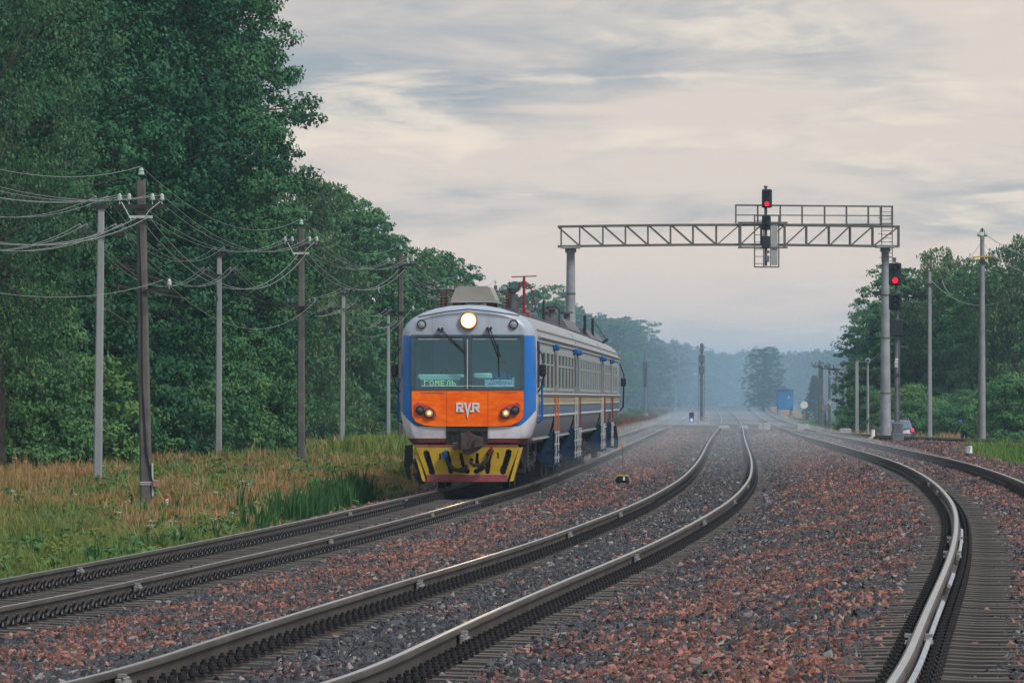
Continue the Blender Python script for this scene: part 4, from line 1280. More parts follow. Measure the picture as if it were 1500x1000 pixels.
m = MB(); m.box((sx_p(1124), 0, q_(379)), (.22, .2, .34), 0, None, .03); m.cyl((sx_p(1125), .0, q_(369)), (sx_p(1125), -.15, q_(369)), .09, n=10); m.obj('junction_box', SIGM, s1)

# signal on its own mast right of the gantry column
D2 = 285.0
SX = at(1314, D2); g0 = float(ground_z(SX, D2))
s2 = thing('signal', 'mast signal standing beside the right gantry column, red lamp lit in its top head', 'railway signal', (SX, D2, 0), 0, 'railway signals with a red lamp lit')
q_ = lambda py: zat(py, D2); sx_p = lambda px: at(px, D2) - SX
m = MB(); m.cyl((0, .25, g0), (0, .25, q_(384)), .115, .085, 12); m.cyl((sx_p(1311), .25, q_(384)), (sx_p(1311), .25, q_(377)), .07, .09, 8); m.obj('mast', SIGM, s2)
signal_head(s2, sx_p(1311.2), 0, q_(418), q_(385), .62, ((.21, False), (.78, True)))
signal_head(s2, sx_p(1311.6), 0, q_(454), q_(429.5), .63, ((.30, False), (.68, False)))
signal_head(s2, sx_p(1312.8), .02, q_(492.5), q_(467.5), .62, (), 'route_indicator')
m = MB(); m.box((sx_p(1313.2), .08, q_(533)), (.15, .02, .30)); m.box((sx_p(1313.6), .08, q_(526)), (.14, .02, .10)); pl = m.obj('number_plate', WPL, s2)
m = MB(); m.stroke((-.035, .07), (-.035, -.07), .022, -.014, .006); m.stroke((.035, .07), (.035, -.07), .022, -.014, .006); m.stroke((-.03, .075), (.03, .075), .022, -.013, .006); m.stroke((-.03, -.075), (.03, -.075), .022, -.013, .006)
put('plate_mark', m.mesh('plate_mark', INKM), pl, (sx_p(1313.2), .075, q_(533)))
m = MB(); m.box((sx_p(1315), .1, q_(631)), (.52, .5, .85), 0, None, .05); m.box((sx_p(1315), .1, q_(642)), (.6, .55, .5), 0, None, .03); m.obj('relay_box', SIGM, s2)
m = MB(); m.tube([(sx_p(1318.2), .2, g0 + .5), (sx_p(1318.2), .2, q_(500))], .025, 5); m.box((sx_p(1323), .2, q_(507.5)), (.45, .04, .04)); m.box((sx_p(1316), .2, q_(547)), (.2, .3, .05)); m.obj('ladder', SIGM, s2)

# ------------------------------------------------------------------ telegraph and power poles
DPOLE = mat('weathered_pole_dark', (.105, .098, .095), .9, 0, .28, 1.6, .4, 18, dirt=((.06, .05, .045), .5, 2))
LPOLE = mat('concrete_pole_pale', (.25, .265, .27), .85, 0, .10, 1.3, .25, 22, dirt=((.17, .17, .165), .2, 3))
ARM = mat('crossarm_iron', (.035, .033, .035), .6, .3, .3, 4)
PORC = mat('white_porcelain', (.44, .48, .47), .25, 0, .06, 8)
GLASSI = mat('green_glass_insulator', (.28, .42, .36), .15, 0, .1, 8)
DINS = mat('dark_insulator', (.09, .10, .12), .3, 0, .2, 8)
WIREM = mat('line_wire', (.24, .26, .26), .5, .3, .1, 5)

def insulator(par, x, z, mt, y=0.0, r=.055, h=.13):
    m = MB(); m.cyl((x, y, z - .12), (x, y, z), .012, n=5); m.lathe((x, y, z - .02), [(r * .9, 0), (r, .02), (r * .75, h * .5), (r * .85, h * .65), (r * .5, h), (.01, h + .01)], 9); m.obj('insulator', mt, par)


def pole_body(par, z0, z1, w0, w1, mt, square=True, lean=0.0):
    m = MB()
    if square:
        n = 8; vs = []; st_ = 6
        for k_ in range(st_ + 1):
            f_ = k_ / st_; w = w0 + (w1 - w0) * f_; x = lean * f_; z = z0 + (z1 - z0) * f_; c = w * .16
            for (a, b2) in ((-w / 2 + c, -w / 2), (w / 2 - c, -w / 2), (w / 2, -w / 2 + c), (w / 2, w / 2 - c), (w / 2 - c, w / 2), (-w / 2 + c, w / 2), (-w / 2, w / 2 - c), (-w / 2, -w / 2 + c)): vs.append((x + a, b2, z))
        fs = [(k_ * n + i, k_ * n + (i + 1) % n, (k_ + 1) * n + (i + 1) % n, (k_ + 1) * n + i) for k_ in range(st_) for i in range(n)] + [tuple(range(st_ * n, st_ * n + n))]
        m.add(vs, fs)
    else: m.cyl((0, 0, z0), (lean, 0, z1), w0 / 2, w1 / 2, 12)
    return m.obj('post', mt, par)


# dark poles: (x px, distance, y of top, y of main arm, y of lower arm, base is ground)
DP = []
for i, (px, d, ytop, yarm, ybr, ylow, lab) in enumerate((
        (206, 127, 265, 303, 318, 425, 'nearest dark weathered pole, standing in weeds beside the red-capped marker post'),
        (441, 182, 335, 360, 371, 449, 'second dark weathered pole, in the dry grass left of the train with two crossarms'),
        (587, 236, 370, 388, 394, 457, 'third dark weathered pole, just beside the left edge of the train front'),
        (671, 292, 413, 427, 431, 470, 'short stretch of dark pole top showing over the left of the roof unit'),
        (726, 347, 418, 427, 432, 470, 'dark pole with white insulators showing between the roof unit and the red antenna'),
        (776, 402, 447, 453, 457, 480, 'farthest dark pole top showing over the train roof, right of the red antenna'))):
    x = at(px, d); g0 = float(ground_z(x, d)); S = d / FOC
    z = lambda py: zat(py, d)
    t = thing('utility_pole', lab, 'utility pole', (x, d, 0), 0, 'dark poles beside the leftmost track')
    lean = at(px, d) - at(px + 9, d) if i == 0 else 0
    t.location.x = at(px + 9, d) if i == 0 else x
    pb = pole_body(t, g0 - .3, z(ytop), .27 if i == 0 else .25, .20, DPOLE, True, lean)
    ax_ = lean * .93
    m = MB(); m.box((ax_, -.13, z(yarm)), (1.12, .09, .10)); m.obj('crossarm', ARM, t)
    hs = .42 if i == 0 else .45
    for u in (-hs, -hs * .55, hs * .55, hs): insulator(t, ax_ + u * 1.1, z(yarm) + .17, PORC, -.13)
    m = MB(); m.box((ax_, -.15, z(ybr)), (.52, .05, .06)); m.tube([(ax_ - .42, -.2, z(yarm) + .1), (ax_ - .25, -.24, z(ybr) + .02), (ax_ - .20, -.2, z(ybr) - .08)], .012, 4)
    m.tube([(ax_ + .42, -.2, z(yarm) + .1), (ax_ + .2, -.26, z(ybr) + .14), (ax_ + .10, -.2, z(ybr))], .012, 4); m.obj('bracket', PORC if i < 2 else ARM, t)
    m = MB(); m.cyl((ax_, 0, z(ytop)), (ax_, 0, z(ytop) + .16), .015, n=5); m.obj('pin', ARM, t)
    insulator(t, ax_, z(ytop) + .15, GLASSI, 0, .075, .15)
    m = MB()
    if i == 1: m.box((.02, -.14, z(ylow)), (.95, .08, .05)); m.box((.02, -.14, z(ylow) - .1), (.95, .08, .04))
    else: m.box((.25, -.14, z(ylow)), (.62, .07, .05))
    m.obj('lower_crossarm', ARM, t)
    if i == 1:
        for u in (-.42, -.28, .26, .42): insulator(t, u, z(ylow) + .14, DINS, -.14)
    else: insulator(t, .50, z(ylow) + .13, PORC, -.14)
    if i == 0:
        m = MB(); m.tube([(-.06 + lean * .8, -.135, z(330)), (-.03 + lean * .5, -.14, z(450)), (-.05 + lean * .3, -.14, z(560)), (0.0, -.15, z(660)), (.10, -.155, z(695)), (.17, -.12, z(715))], .016, 5); m.obj('cable', BLK, t)
        m = MB(); m.tube([(.13, -.13, z(678)), (.14, -.13, z(726))], .022, 5); m.obj('conduit', PORC, t)
        m = MB(); m.box((.20, -.14, z(708)), (.13, .12, .17), 0, None, .02); m.obj('switch_box', mat('switch_box_rust', (.25, .14, .13), .6), t)
        m = MB(); m.box((0, 0, z(706)), (.275, .285, .025)); m.box((0, 0, z(709)), (.275, .285, .02)); m.obj('band', PORC, t)
    DP.append((t.location.x + ax_, d, z(ytop) + .3, z(yarm) + .26, z(ybr), z(ylow) + .22, x))

WP = []
for i, (px, d, ytop, yarm, pb_, lab) in enumerate((
        (148, 152, 305, 343, 143, 'leftmost pale concrete pole, in the dry grass in front of the big trees'),
        (321, 200, 375, 403, 320, 'second pale concrete pole from the left, between the two nearest dark poles'),
        (503, 270, 432, 452, 501, 'third pale concrete pole from the left, midway between dark pole and train'),
        (569, 340, 460, 475, 569, 'fourth pale concrete pole from the left, close to the left side of the train'),
        (629, 400, 417, 452, 629, 'thin grey pole rising over the left shoulder of the train roof'))):
    x = at(pb_, d); g0 = float(ground_z(x, d)); z = lambda py: zat(py, d)
    t = thing('utility_pole', lab, 'utility pole', (x, d, 0), 0, 'pale concrete poles along the left forest')
    lean = at(px, d) - x
    pole_body(t, g0 - .3, z(ytop), .23, .17, LPOLE, True, lean)
    m = MB(); m.box((lean, -.12, z(yarm)), (1.25, .07, .07)); m.obj('crossarm', ARM, t)
    m = MB(); m.box((lean, -.1, z(ytop) + .05), (.42, .06, .10)); m.obj('pole_cap', ARM, t)
    for u in (-.55, -.38, .38, .55): insulator(t, lean + u, z(yarm) + .16, DINS, -.12)
    for u in (-.15, .15): insulator(t, lean + u, z(ytop) + .22, DINS, -.1)
    WP.append((x + lean, d, z(ytop) + .3, z(yarm) + .27))


def wire(label, pts, r=.0062, sags=None, group='overhead wires on the left', name='overhead_wire'):
    P = []
    for i, (a, b2) in enumerate(zip(pts[:-1], pts[1:])):
        a, b2 = Vector(a), Vector(b2); sg = (sags[i] if isinstance(sags, (list, tuple)) else sags) if sags is not None else .012 * (b2 - a).length
        n = 14
        for k_ in range(n + (1 if i == len(pts) - 2 else 0)):
            u = k_ / n; p = a.lerp(b2, u); p.z -= 4 * sg * u * (1 - u); P.append(p)
    m = MB(); m.tube(P, r, 5, rad=[r * max(1.0, p.y / 200.0) for p in P])
    return tag(m.obj(name, WIREM), label, 'wire', group)

def left_of(px, py, d): return (at(px, d), d, zat(py, d))
dl = lambda i, k_, dx=0.0: (DP[i][0] + dx, DP[i][1] - .13, DP[i][k_])
wire('topmost wire, running over the green insulators on the dark pole tips', [left_of(-260, 150, 78)] + [(DP[i][0], DP[i][1], DP[i][2] + .02) for i in range(5)], sags=[.55, .8, .7, .6, .5])
for u, lab, py in ((-.46, 'wire on the outermost left insulator of the dark poles main crossarm', 200), (-.25, 'wire on the inner left insulator of the dark poles main crossarm', 206),
                   (.25, 'wire on the inner right insulator of the dark poles main crossarm', 196), (.46, 'wire on the outermost right insulator of the dark poles main crossarm', 190)):
    wire(lab, [left_of(-260 + u * 60, py, 80)] + [dl(i, 3, u) for i in range(5)], sags=[.45, .8, .7, .55, .5])
for u, lab in ((.18, 'thicker grey cable slung from the right end of the dark poles bracket'), (-.05, 'thicker grey cable slung from the middle of the dark poles bracket')):
    wire(lab, [left_of(-330 + u * 100, 225, 78)] + [dl(i, 4, u) for i in range(5)], .0095, sags=[.9, 1.35, 1.0, .7, .6])
wire('single wire on the low white insulator of the nearest dark pole', [left_of(-300, 340, 78)] + [(DP[i][6] + .50, DP[i][1] - .14, DP[i][5]) for i in range(4)], sags=[.6, 1.0, 1.2, .6])
for u, lab in ((-.15, 'left wire over the caps of the pale poles'), (.15, 'right wire over the caps of the pale poles')):
    wire(lab, [left_of(-200 + u * 40, 262, 100)] + [(w[0] + u, w[1] - .1, w[2]) for w in WP[:4]], sags=[.6, 1.0, 1.0, .8])
for u, lab in ((-.55, 'outer left wire on the pale poles crossarm'), (-.38, 'inner left wire on the pale poles crossarm'), (.38, 'inner right wire on the pale poles crossarm'), (.55, 'outer right wire on the pale poles crossarm')):
    wire(lab, [left_of(-200 + u * 40, 318, 100)] + [(w[0] + u, w[1] - .12, w[3]) for w in WP[:4]], .0075, sags=[.65, 1.1, 1.1, .8])

# right-hand poles
RP = []
GREYP = mat('pole_concrete_grey', (.22, .235, .26), .85, 0, .15, 1.2, .2, 22, dirt=((.15, .15, .16), .35, 2))
YARM = mat('crossarm_yellow', (.46, .32, .03), .5, 0, .15, 6)
d = 300.0; x = at(1439, d); g0 = float(ground_z(x, d)); z = lambda py: zat(py, d)
t = thing('utility_pole', 'tall grey pole at the right edge with a short yellow crossarm and round insulators', 'utility pole', (x, d, 0), 0, 'poles along the right-hand wood')
pole_body(t, g0 - .3, z(345), .36, .22, GREYP, False)
m = MB(); m.cyl((-.13, -.02, g0), (-.09, -.02, z(392)), .12, .07, 8); m.obj('side_stub', DPOLE, t)
m = MB(); m.box((0, -.13, z(376)), (1.15, .06, .07), 0, Matrix.Rotation(-.06, 3, 'Y')); m.obj('crossarm', YARM, t)
m = MB(); m.box((0, -.02, z(383)), (.30, .28, .22)); m.obj('collar', ARM, t)
for u, py in ((-.63, 376.5), (.67, 374)):
    m = MB(); m.lathe((u, -.14, z(py) - .1), [(.05, -.1), (.12, -.02), (.125, .08), (.05, .16), (.04, .3), (.02, .32)], 12); m.obj('insulator', PORC, t)
for u in (-.17, .17):
    m = MB(); m.lathe((u, -.05, z(344)), [(.04, -.1), (.10, -.04), (.10, .06), (.04, .12)], 10); m.obj('insulator', GLASSI, t)
m = MB(); m.tube([(-.12, 0, z(344)), (-.10, 0, z(337)), (0, 0, z(334)), (.10, 0, z(337)), (.12, 0, z(344))], .022, 5); m.cyl((0, 0, z(340)), (0, 0, z(335)), .05, n=6); m.obj('top_bracket', ARM, t)
for u in (-.58, .6):
    m = MB(); m.tube([(u * .15, 0, z(357)), (u, -.1, z(376))], .010, 4); m.obj('stay_wire', WIREM, t)
R1 = (x, d, z(344), z(377))
d = 352.0; x = at(1362, d); g0 = float(ground_z(x, d)); z = lambda py: zat(py, d)
t = thing('utility_pole', 'pale slim pole with a dark crossarm between the mast signal and the yellow-armed pole', 'utility pole', (x, d, 0), 0, 'poles along the right-hand wood')
pole_body(t, g0 - .3, z(398), .27, .18, LPOLE, True)
m = MB(); m.box((0, -.13, z(416.5)), (1.7, .07, .10)); m.obj('crossarm', ARM, t)
for u in (-.1, .1): insulator(t, u, z(398) + .22, DINS, 0, .06, .18)
for u in (-.75, .75): insulator(t, u, z(416) + .18, DINS, -.13, .05, .12)
R2 = (x, d, z(398), z(416))
for (px, d, ytop, w, mt, arm, lab) in ((1255, 400, 528, .22, LPOLE, 0, 'bare pale pole left of the right gantry column, reaching mid height of the wood'),
                                       (1238, 450, 534, .18, GREYP, 0, 'faint thin pole among the trees, left of the bare pale pole'),
                                       (1227, 470, 533, .22, LPOLE, 1, 'pale pole with a tangle of dark arms left of the faint thin pole'),
                                       (1215, 500, 532, .19, DPOLE, 1, 'dark pole with crossarm behind the two round signs'),
                                       (1204, 520, 530, .21, DPOLE, 1, 'right pole of the twin dark pair near the blue hut'),
                                       (1200.5, 525, 528, .19, DPOLE, 1, 'left pole of the twin dark pair near the blue hut')):
    x = at(px, d); g0 = float(ground_z(x, d)); z = lambda py: zat(py, d)
    t = thing('utility_pole', lab, 'utility pole', (x, d, 0), 0, 'poles along the right-hand wood')
    pole_body(t, g0 - .3, z(ytop), w * 1.2, w, mt, True)
    if arm:
        m = MB(); m.box((0, -.12, z(ytop + 8)), (1.5, .08, .09)); m.obj('crossarm', ARM, t)
        for u in (-.7, -.35, .35, .7): insulator(t, u, z(ytop + 8) + .2, DINS, -.12, .07, .16)
d = 370.0; x = at(1271, d); g0 = float(ground_z(x, d)); z = lambda py: zat(py, d)
t = thing('lamp_post', 'slim post topped by a round pale-blue floodlight, just left of the right gantry column', 'lamp post', (x, d, 0))
pole_body(t, g0 - .3, z(531), .20, .14, GREYP, False)
m = MB(); m.lathe((.0, -.18, z(528)), [(.03, .25), (.13, .15), (.17, 0), (.17, -.04), (.1, -.05)], 12, axis='Y'); m.obj('floodlight', mat('lamp_housing_blue', (.25, .38, .46), .4), t)
m = MB(); m.cyl((0, -.26, z(528)), (0, -.24, z(528)), .11, n=12); m.obj('lamp_glass', LENSD, t)
m = MB(); m.box((0, -.12, z(615)), (.2, .12, .22), 0, None, .02); m.obj('fuse_box', SIGM, t)
gr_ = 'overhead wires on the right'
wire('right outer wire drooping from the yellow crossarm out of frame', [(R1[0] + .67, R1[1], R1[3]), left_of(1700, 402, 240)], .012, .9, gr_)
wire('wire from the yellow-armed pole top running out of frame to the right', [(R1[0] + .2, R1[1], R1[2]), left_of(1750, 330, 230)], .012, 1.6, gr_)
wire('wire sagging from the yellow crossarm back to the slim pale pole', [(R1[0] - .63, R1[1], R1[3]), (R2[0] + .75, R2[1], R2[3] + .2)], .012, 1.3, gr_)
wire('wire sagging low in front of the right wood from the slim pale pole', [(R2[0] + .1, R2[1], R2[3] + .2), left_of(1500, 425, 290)], .011, 1.1, gr_)
wire('wire from the slim pale pole away to the distant poles', [(R2[0] - .75, R2[1], R2[3] + .2), left_of(1255, 528, 400), left_of(1204, 533, 520)], .014, [1.6, 1.4], gr_)

# ------------------------------------------------------------------ masts of far signals seen from behind (left)
for (px, d, yt, wd, lab, boxes) in ((945, 600, 513, .30, 'dark signal mast seen from behind, left of the far tracks in reddish grass', ((530, 545, .40), (545, 566, .34))),
                                    (989, 900, 522, .42, 'faint signal mast seen from behind, middle one of the three far masts', ((524, 532, .8), (534, 542, 1.0), (548, 554, .8))),
                                    (1028, 500, 503, .30, 'broad grey signal mast seen from behind, between the left and middle track', ((503, 514, .30), (520, 531, .42), (536, 547, .46)))):
    x = at(px, d); g0 = float(ground_z(x, d)); z = lambda py: zat(py, d)
    t = thing('signal_mast', lab, 'signal mast', (x, d, 0), 0, 'far signal masts seen from behind')
    m = MB(); m.cyl((0, 0, g0 - .2), (0, 0, z(yt)), wd * .5, wd * .36, 10); m.obj('mast', SIGM, t)
    for a, b2, w in boxes:
        m = MB(); m.box((0, -.05, (z(a) + z(b2)) / 2), (w, .3, z(a) - z(b2)), 0, None, .04); m.obj('signal_back', SIGB if px < 1000 else SIGM, t)
    m = MB()
    for s_ in (-1, 1): m.cyl((s_ * wd * .8, .1, g0 + 1), (s_ * wd * .8, .1, z(yt + 18)), .02, n=5)
    for py in (yt + 18, yt + 36, yt + 54): m.box((0, .05, z(py)), (wd * 1.7, .1, .06))
    m.box((1.1 if px < 1000 else -1.1, 0, z(532)), (1.6, .03, .03)); m.obj('ladder', SIGM, t)
    m = MB(); m.box((0, -.1, g0 + .35), (.6, .6, .8), 0, None, .04); m.obj('footing', CPOLE, t)

# dwarf signal with a blue light
d = 505.0; x = at(1013, d); zb_ = float(trk('A', d)[1]) - .2
t = thing('dwarf_signal', 'low dwarf signal with a small blue-white light between left and middle track', 'dwarf signal', (x, d, zb_))
m = MB(); m.box((0, 0, .80), (.42, .25, .55), 0, None, .04); m.box((0, 0, .42), (.40, .22, .40), 0, None, .05); m.obj('lamp_box', SIGB, t)
m = MB(); m.lathe((0, -.13, .42), [(.12, .0), (.07, -.03), (.004, -.04)], 12, axis='Y'); m.obj('lens', emitmat('blue_aspect', (.30, .40, 1), .9), t)
m = MB(); m.box((0, 0, .08), (.7, .5, .28), 0, None, .04); m.obj('footing', CPOLE, t)

# ------------------------------------------------------------------ turnouts: crossover rails, point rods, machines
def crossover(label, n0, d0, n1, d1, zoff=0.0):
    t = thing('crossover_track', label, 'railway track', (0, 0, 0), 0, 'crossover tracks between the running lines')
    for side in (-1, 1):
        P = []
        for i in range(25):
            u = i / 24; dd = d0 + (d1 - d0) * u; s_ = float(sstep(0, 1, u))
            xa_, za_ = trk(n0, dd); xb2, zb2 = trk(n1, dd)
            P.append((float(xa_) * (1 - s_) + float(xb2) * s_ + side * .7975, dd, float(za_) * (1 - s_) + float(zb2) * s_ - .092))
        m = MB()
        for a, b2 in zip(P[:-1], P[1:]):
            dv = Vector(b2) - Vector(a); c = (Vector(a) + Vector(b2)) / 2
            q = dv.to_track_quat('Y', 'Z').to_matrix()
            m.box(c, (.14, dv.length, .03), 0, q); m.box(c + Vector((0, 0, .07)), (.07, dv.length, .06), 1, q); m.box(c + Vector((0, 0, .02)), (.03, dv.length, .1), 0, q)
        m.obj('rail', [RUST, STEEL], t, smooth=False)
    m = MB()
    for i in range(0, 40):
        u = (i + .5) / 40; dd = d0 + (d1 - d0) * u; s_ = float(sstep(0, 1, u)); xa_, za_ = trk(n0, dd); xb2, zb2 = trk(n1, dd)
        m.box((float(xa_) * (1 - s_) + float(xb2) * s_, dd, float(za_) * (1 - s_) + float(zb2) * s_ - .19), (2.7, .25, .14))
    m.obj('sleeper', mat('timber_sleeper', (.055, .048, .045), .9), t, smooth=False)['kind'] = 'stuff'
crossover('crossover track leading from the left track over to the middle track', 'A', 470, 'B', 405)
crossover('crossover track leading from the middle track over to the right track', 'B', 470, 'C', 395)

BOXW = mat('trackside_box_pale', (.33, .33, .32), .6, 0, .15, 3, dirt=((.25, .2, .17), .35, 3))
for (px, d, w, h, lab) in ((1060, 402, .75, .35, 'pale point machine beside the left rail kink of the middle track'), (1089, 405, .6, .30, 'pale point machine between the rails of the middle track at the crossing'),
                           (1115, 398, .45, .55, 'left pale trackside box of the pair between middle and right track'), (1122.5, 396, .5, .6, 'right pale trackside box of the pair between middle and right track'),
                           (1176, 392, .8, .5, 'pale point machine outside the right track below the small sign'), (1238, 352, .7, .35, 'pale low box at the foot of the bare poles'),
                           (1034, 480, .5, .6, 'pale boxes at the foot of the broad grey mast'), (1160, 640, .6, .5, 'pale block at the right foot of the blue hut')):
    x = at(px, d); g0 = float(np.interp(x, [float(trk(k_, d)[0]) for k_ in 'ABC'], [float(trk(k_, d)[1]) for k_ in 'ABC'])) - .24
    t = thing('point_machine', lab, 'trackside box', (x, d, g0), 0, 'pale trackside boxes by the turnouts')
    m = MB(); m.box((0, 0, h / 2), (w, .5, h), 0, None, .04); m.obj('housing', BOXW, t)
    m = MB(); m.box((0, 0, h + .03), (w * .7, .36, .06), 0, None, .02); m.box((0, -.27, .08), (w * 1.3, .06, .07)); m.obj('lid', SIGM, t)
m = MB()
for k_, d in (('A', 432), ('B', 412), ('B', 396), ('C', 404)):
    x, z_ = trk(k_, d); m.box((float(x), d, float(z_) - .12), (3.6, .10, .06)); m.box((float(x), d + .6, float(z_) - .13), (2.9, .10, .06))
tag(m.obj('point_rods', SIGM, None, smooth=False), 'dark point rods lying across the tracks at the turnouts', 'point rods')

for (px, d, ys, yb, r, lab) in ((1209, 430, 597, 621, .26, 'left white round sign of the close pair before the dark poles'), (1216, 455, 589, 622, .24, 'right white sign of the close pair, slightly higher and squarer'),
                                (1178, 470, 593, 612, .30, 'white oval sign on a thin post right of the blue hut')):
    x = at(px, d); z = lambda py: zat(py, d); g0 = float(ground_z(x, d))
    t = thing('round_sign', lab, 'sign', (x, d, 0), 0, 'small white trackside signs')
    m = MB(); m.cyl((0, 0, min(g0, z(yb))), (0, 0, z(ys)), .05, n=8); m.obj('post', LPOLE, t)
    m = MB(); m.cyl((0, -.06, z(ys)), (0, -.03, z(ys)), r, n=18 if px != 1216 else 4); m.obj('disc', WPL, t)

# ------------------------------------------------------------------ blue hut on short legs
d = 640.0; x = at(1150, d); z = lambda py: zat(py, d)
t = thing('trackside_hut', 'small bright blue metal hut on short pale legs right of the far tracks', 'hut', (x, d, 0), 0)
HUTB = mat('hut_blue', (.006, .17, .46), .5, 0, .12, 2, dirt=((.02, .06, .12), .25, 1.5)); HUTD = mat('hut_roof_blue', (.010, .075, .19), .5, 0, .12, 2)
hx0, hx1 = at(1138.5, d) - x, at(1162, d) - x; hz0, hz1 = z(599.5), z(571)
R_ = Matrix.Rotation(.0, 3, 'Z')
m = MB(); m.box((0, 0, (hz0 + hz1) / 2), (hx1 - hx0, 2.0, hz1 - hz0), 0, None, .03); m.obj('wall', HUTB, t)
for j in range(7): 
    m = MB(); m.box((hx0 + .12 + j * .25, -1.005, (hz0 + hz1) / 2), (.05, .03, hz1 - hz0 - .1)); m.obj('panel_rib', HUTD, t)
m = MB(); m.prism([(hx0 - .06, hz1), (0, hz1 + .17), (hx1 + .06, hz1), (hx1 + .06, hz1 - .05), (hx0 - .06, hz1 - .05)][::-1], -1.12, 1.12); m.obj('roof', HUTD, t, sharp=10)
m = MB(); m.box((.42, -1.02, hz1 - .22), (.80, .04, .34)); m.obj('vent_panel', mat('hut_light_blue', (.03, .19, .40), .5), t)
m = MB(); m.box((.42, -1.02, (hz0 + hz1) / 2 - .2), (.85, .03, 1.45)); dr = m.obj('door', HUTB, t)
m = MB(); m.box((.35, -1.04, (hz0 + hz1) / 2 + .25), (.16, .02, .3)); m.obj('notice', mat('notice_pink', (.55, .36, .36), .6), dr)
for s_ in (-1, 1):
    for e in (-.8, .8):
        m = MB(); m.box((s_ * .7, e, hz0 - .3), (.28, .28, .62), 0, None, .03); m.obj('leg', BOXW, t)
m = MB(); m.box((.95, -1.2, hz0 + .2), (.25, .3, .55)); m.box((.9, -1.4, hz0 - .3), (.5, .4, .3)); m.obj('meter_box', BOXW, t)

# ------------------------------------------------------------------ small trackside markers
d = 181.0; x = at(1419, d); g0 = zat(672, d)
t = thing('picket_post', 'short white and black post numbered 7 on a pale base by the right track', 'marker post', (x, d, g0))
m = MB(); m.lathe((0, 0, .03), [(.115, 0), (.115, .155)], 16); m.obj('black_band', INKM, t)
m = MB(); m.lathe((0, 0, .185), [(.112, 0), (.104, .23)], 16); wb = m.obj('white_band', WPL, t)
m = MB(); m.lathe((0, 0, .415), [(.112, 0), (.112, .03), (.07, .045)], 16); m.obj('cap', INKM, t)
m = MB(); m.box((0, 0, -.02), (.56, .5, .08), 0, None, .02); m.obj('base_slab', mat('slab_pale', (.48, .48, .46), .8), t)
m = MB(); m.stroke((-.035, .20 + .16), (.035, .20 + .16), .018, -.118, .008); m.stroke((.035, .20 + .155), (-.005, .20 + .02), .018, -.119, .008); m.obj('numeral', INKM, wb)
for s_ in (1,):
    d = 300; x = at(1282, d); g0 = zat(641, d)
    t = thing('cable_post', 'short dark-capped pale post on a low plinth left of the right gantry column', 'marker post', (x, d, g0 - .05))
    m = MB(); m.lathe((-.12, 0, 0), [(.11, 0), (.10, .5)], 10); m.obj('post', WPL, t)
    m = MB(); m.lathe((-.12, 0, .5), [(.13, 0), (.13, .12), (.06, .18)], 10); m.obj('cap', mat('cap_rust', (.09, .045, .04), .7), t)
    m = MB(); m.box((.2, 0, -.02), (1.1, .6, .24), 0, None, .03); m.box((-.3, -.3, -.1), (.5, .3, .12)); m.obj('plinth', mat('plinth_stone', (.36, .31, .28), .85), t)
d = 126.0; x = at(245, d); g0 = float(ground_z(x, d))
t = thing('marker_post', 'short white post with a red cap in the weeds beside the nearest dark pole', 'marker post', (x, d, 0))
m = MB(); m.cyl((0, 0, g0 - .1), (0, 0, zat(730, d)), .048, n=12); wp = m.obj('post', WPL, t)
m = MB(); m.cyl((0, 0, zat(730, d)), (0, 0, zat(725, d)), .05, n=12); m.obj('cap', mat('cap_red', (.34, .03, .025), .5), t)
m = MB()
for j in range(5): m.box((.012 * (-1) ** j, -.047, zat(733 + j * 3.2, d)), (.03, .012, .02))
m.obj('marking', mat('marking_red', (.4, .08, .07), .6), wp)
d = 136.0; x = at(912, d); g0 = zat(708, d)
t = thing('track_marker', 'thin rod with a small orange flag over a black and yellow box between the tracks', 'track marker', (x, d, g0))
m = MB(); m.box((0, 0, .10), (.25, .2, .15), 0, None, .04); m.box((-.1, 0, .07), (.12, .14, .12), 0, None, .02); m.box((.1, 0, .06), (.10, .14, .12), 0, None, .02); m.obj('box', BLK, t)
m = MB(); m.box((0, 0, .185), (.28, .22, .025), 0, None, .008); m.obj('lid', mat('lid_yellow', (.5, .38, .08), .5), t)
m = MB(); m.box((.03, -.112, .12), (.045, .01, .08)); m.obj('badge', WPL, t)
m = MB(); m.cyl((0, .02, .19), (0, .02, .92), .009, n=5); m.obj('rod', SIGM, t)
m = MB(); m.box((0, .02, .90), (.055, .02, .10), 0, None, .004); m.obj('flag', mat('flag_orange', (.6, .26, .02), .6), t)

# ------------------------------------------------------------------ parked estate car behind the mast signal
d = 372.0; x = at(1320, d); g0 = float(ground_z(x, d)) - 0.02
t = thing('estate_car', 'dark blue estate car seen from behind, parked beyond the siding by the mast signal', 'car', (x, d, zat(614, d) - 1.47), radians(8))
CARB = mat('car_paint_navy', (.012, .020, .075), .25, .2, .1, 2, spec=.6); TYRE = mat('tyre', (.015, .015, .016), .8)
sec = [(0, .30, .55, .80, .86), (.12, .26, .80, .86, .90), (1.1, .24, .92, .88, .92), (2.6, .24, .93, .88, .92), (3.8, .26, .78, .86, .88), (4.35, .30, .66, .74, .72)]
m = MB(); n = 10
for (y, zb_, zt_, w, wm) in sec:
    for (xx, zz) in ((-w + .1, zb_), (-wm, zb_ + .15), (-wm, (zb_ + zt_) / 2), (-w, zt_ - .05), (-w + .12, zt_ + .02), (w - .12, zt_ + .02), (w, zt_ - .05), (wm, (zb_ + zt_) / 2), (wm, zb_ + .15), (w - .1, zb_)): m.v.append((xx, y, zz))
for k_ in range(len(sec) - 1):
    for i in range(n): m.f.append([k_ * n + i, k_ * n + (i + 1) % n, (k_ + 1) * n + (i + 1) % n, (k_ + 1) * n + i]); m.m.append(0)
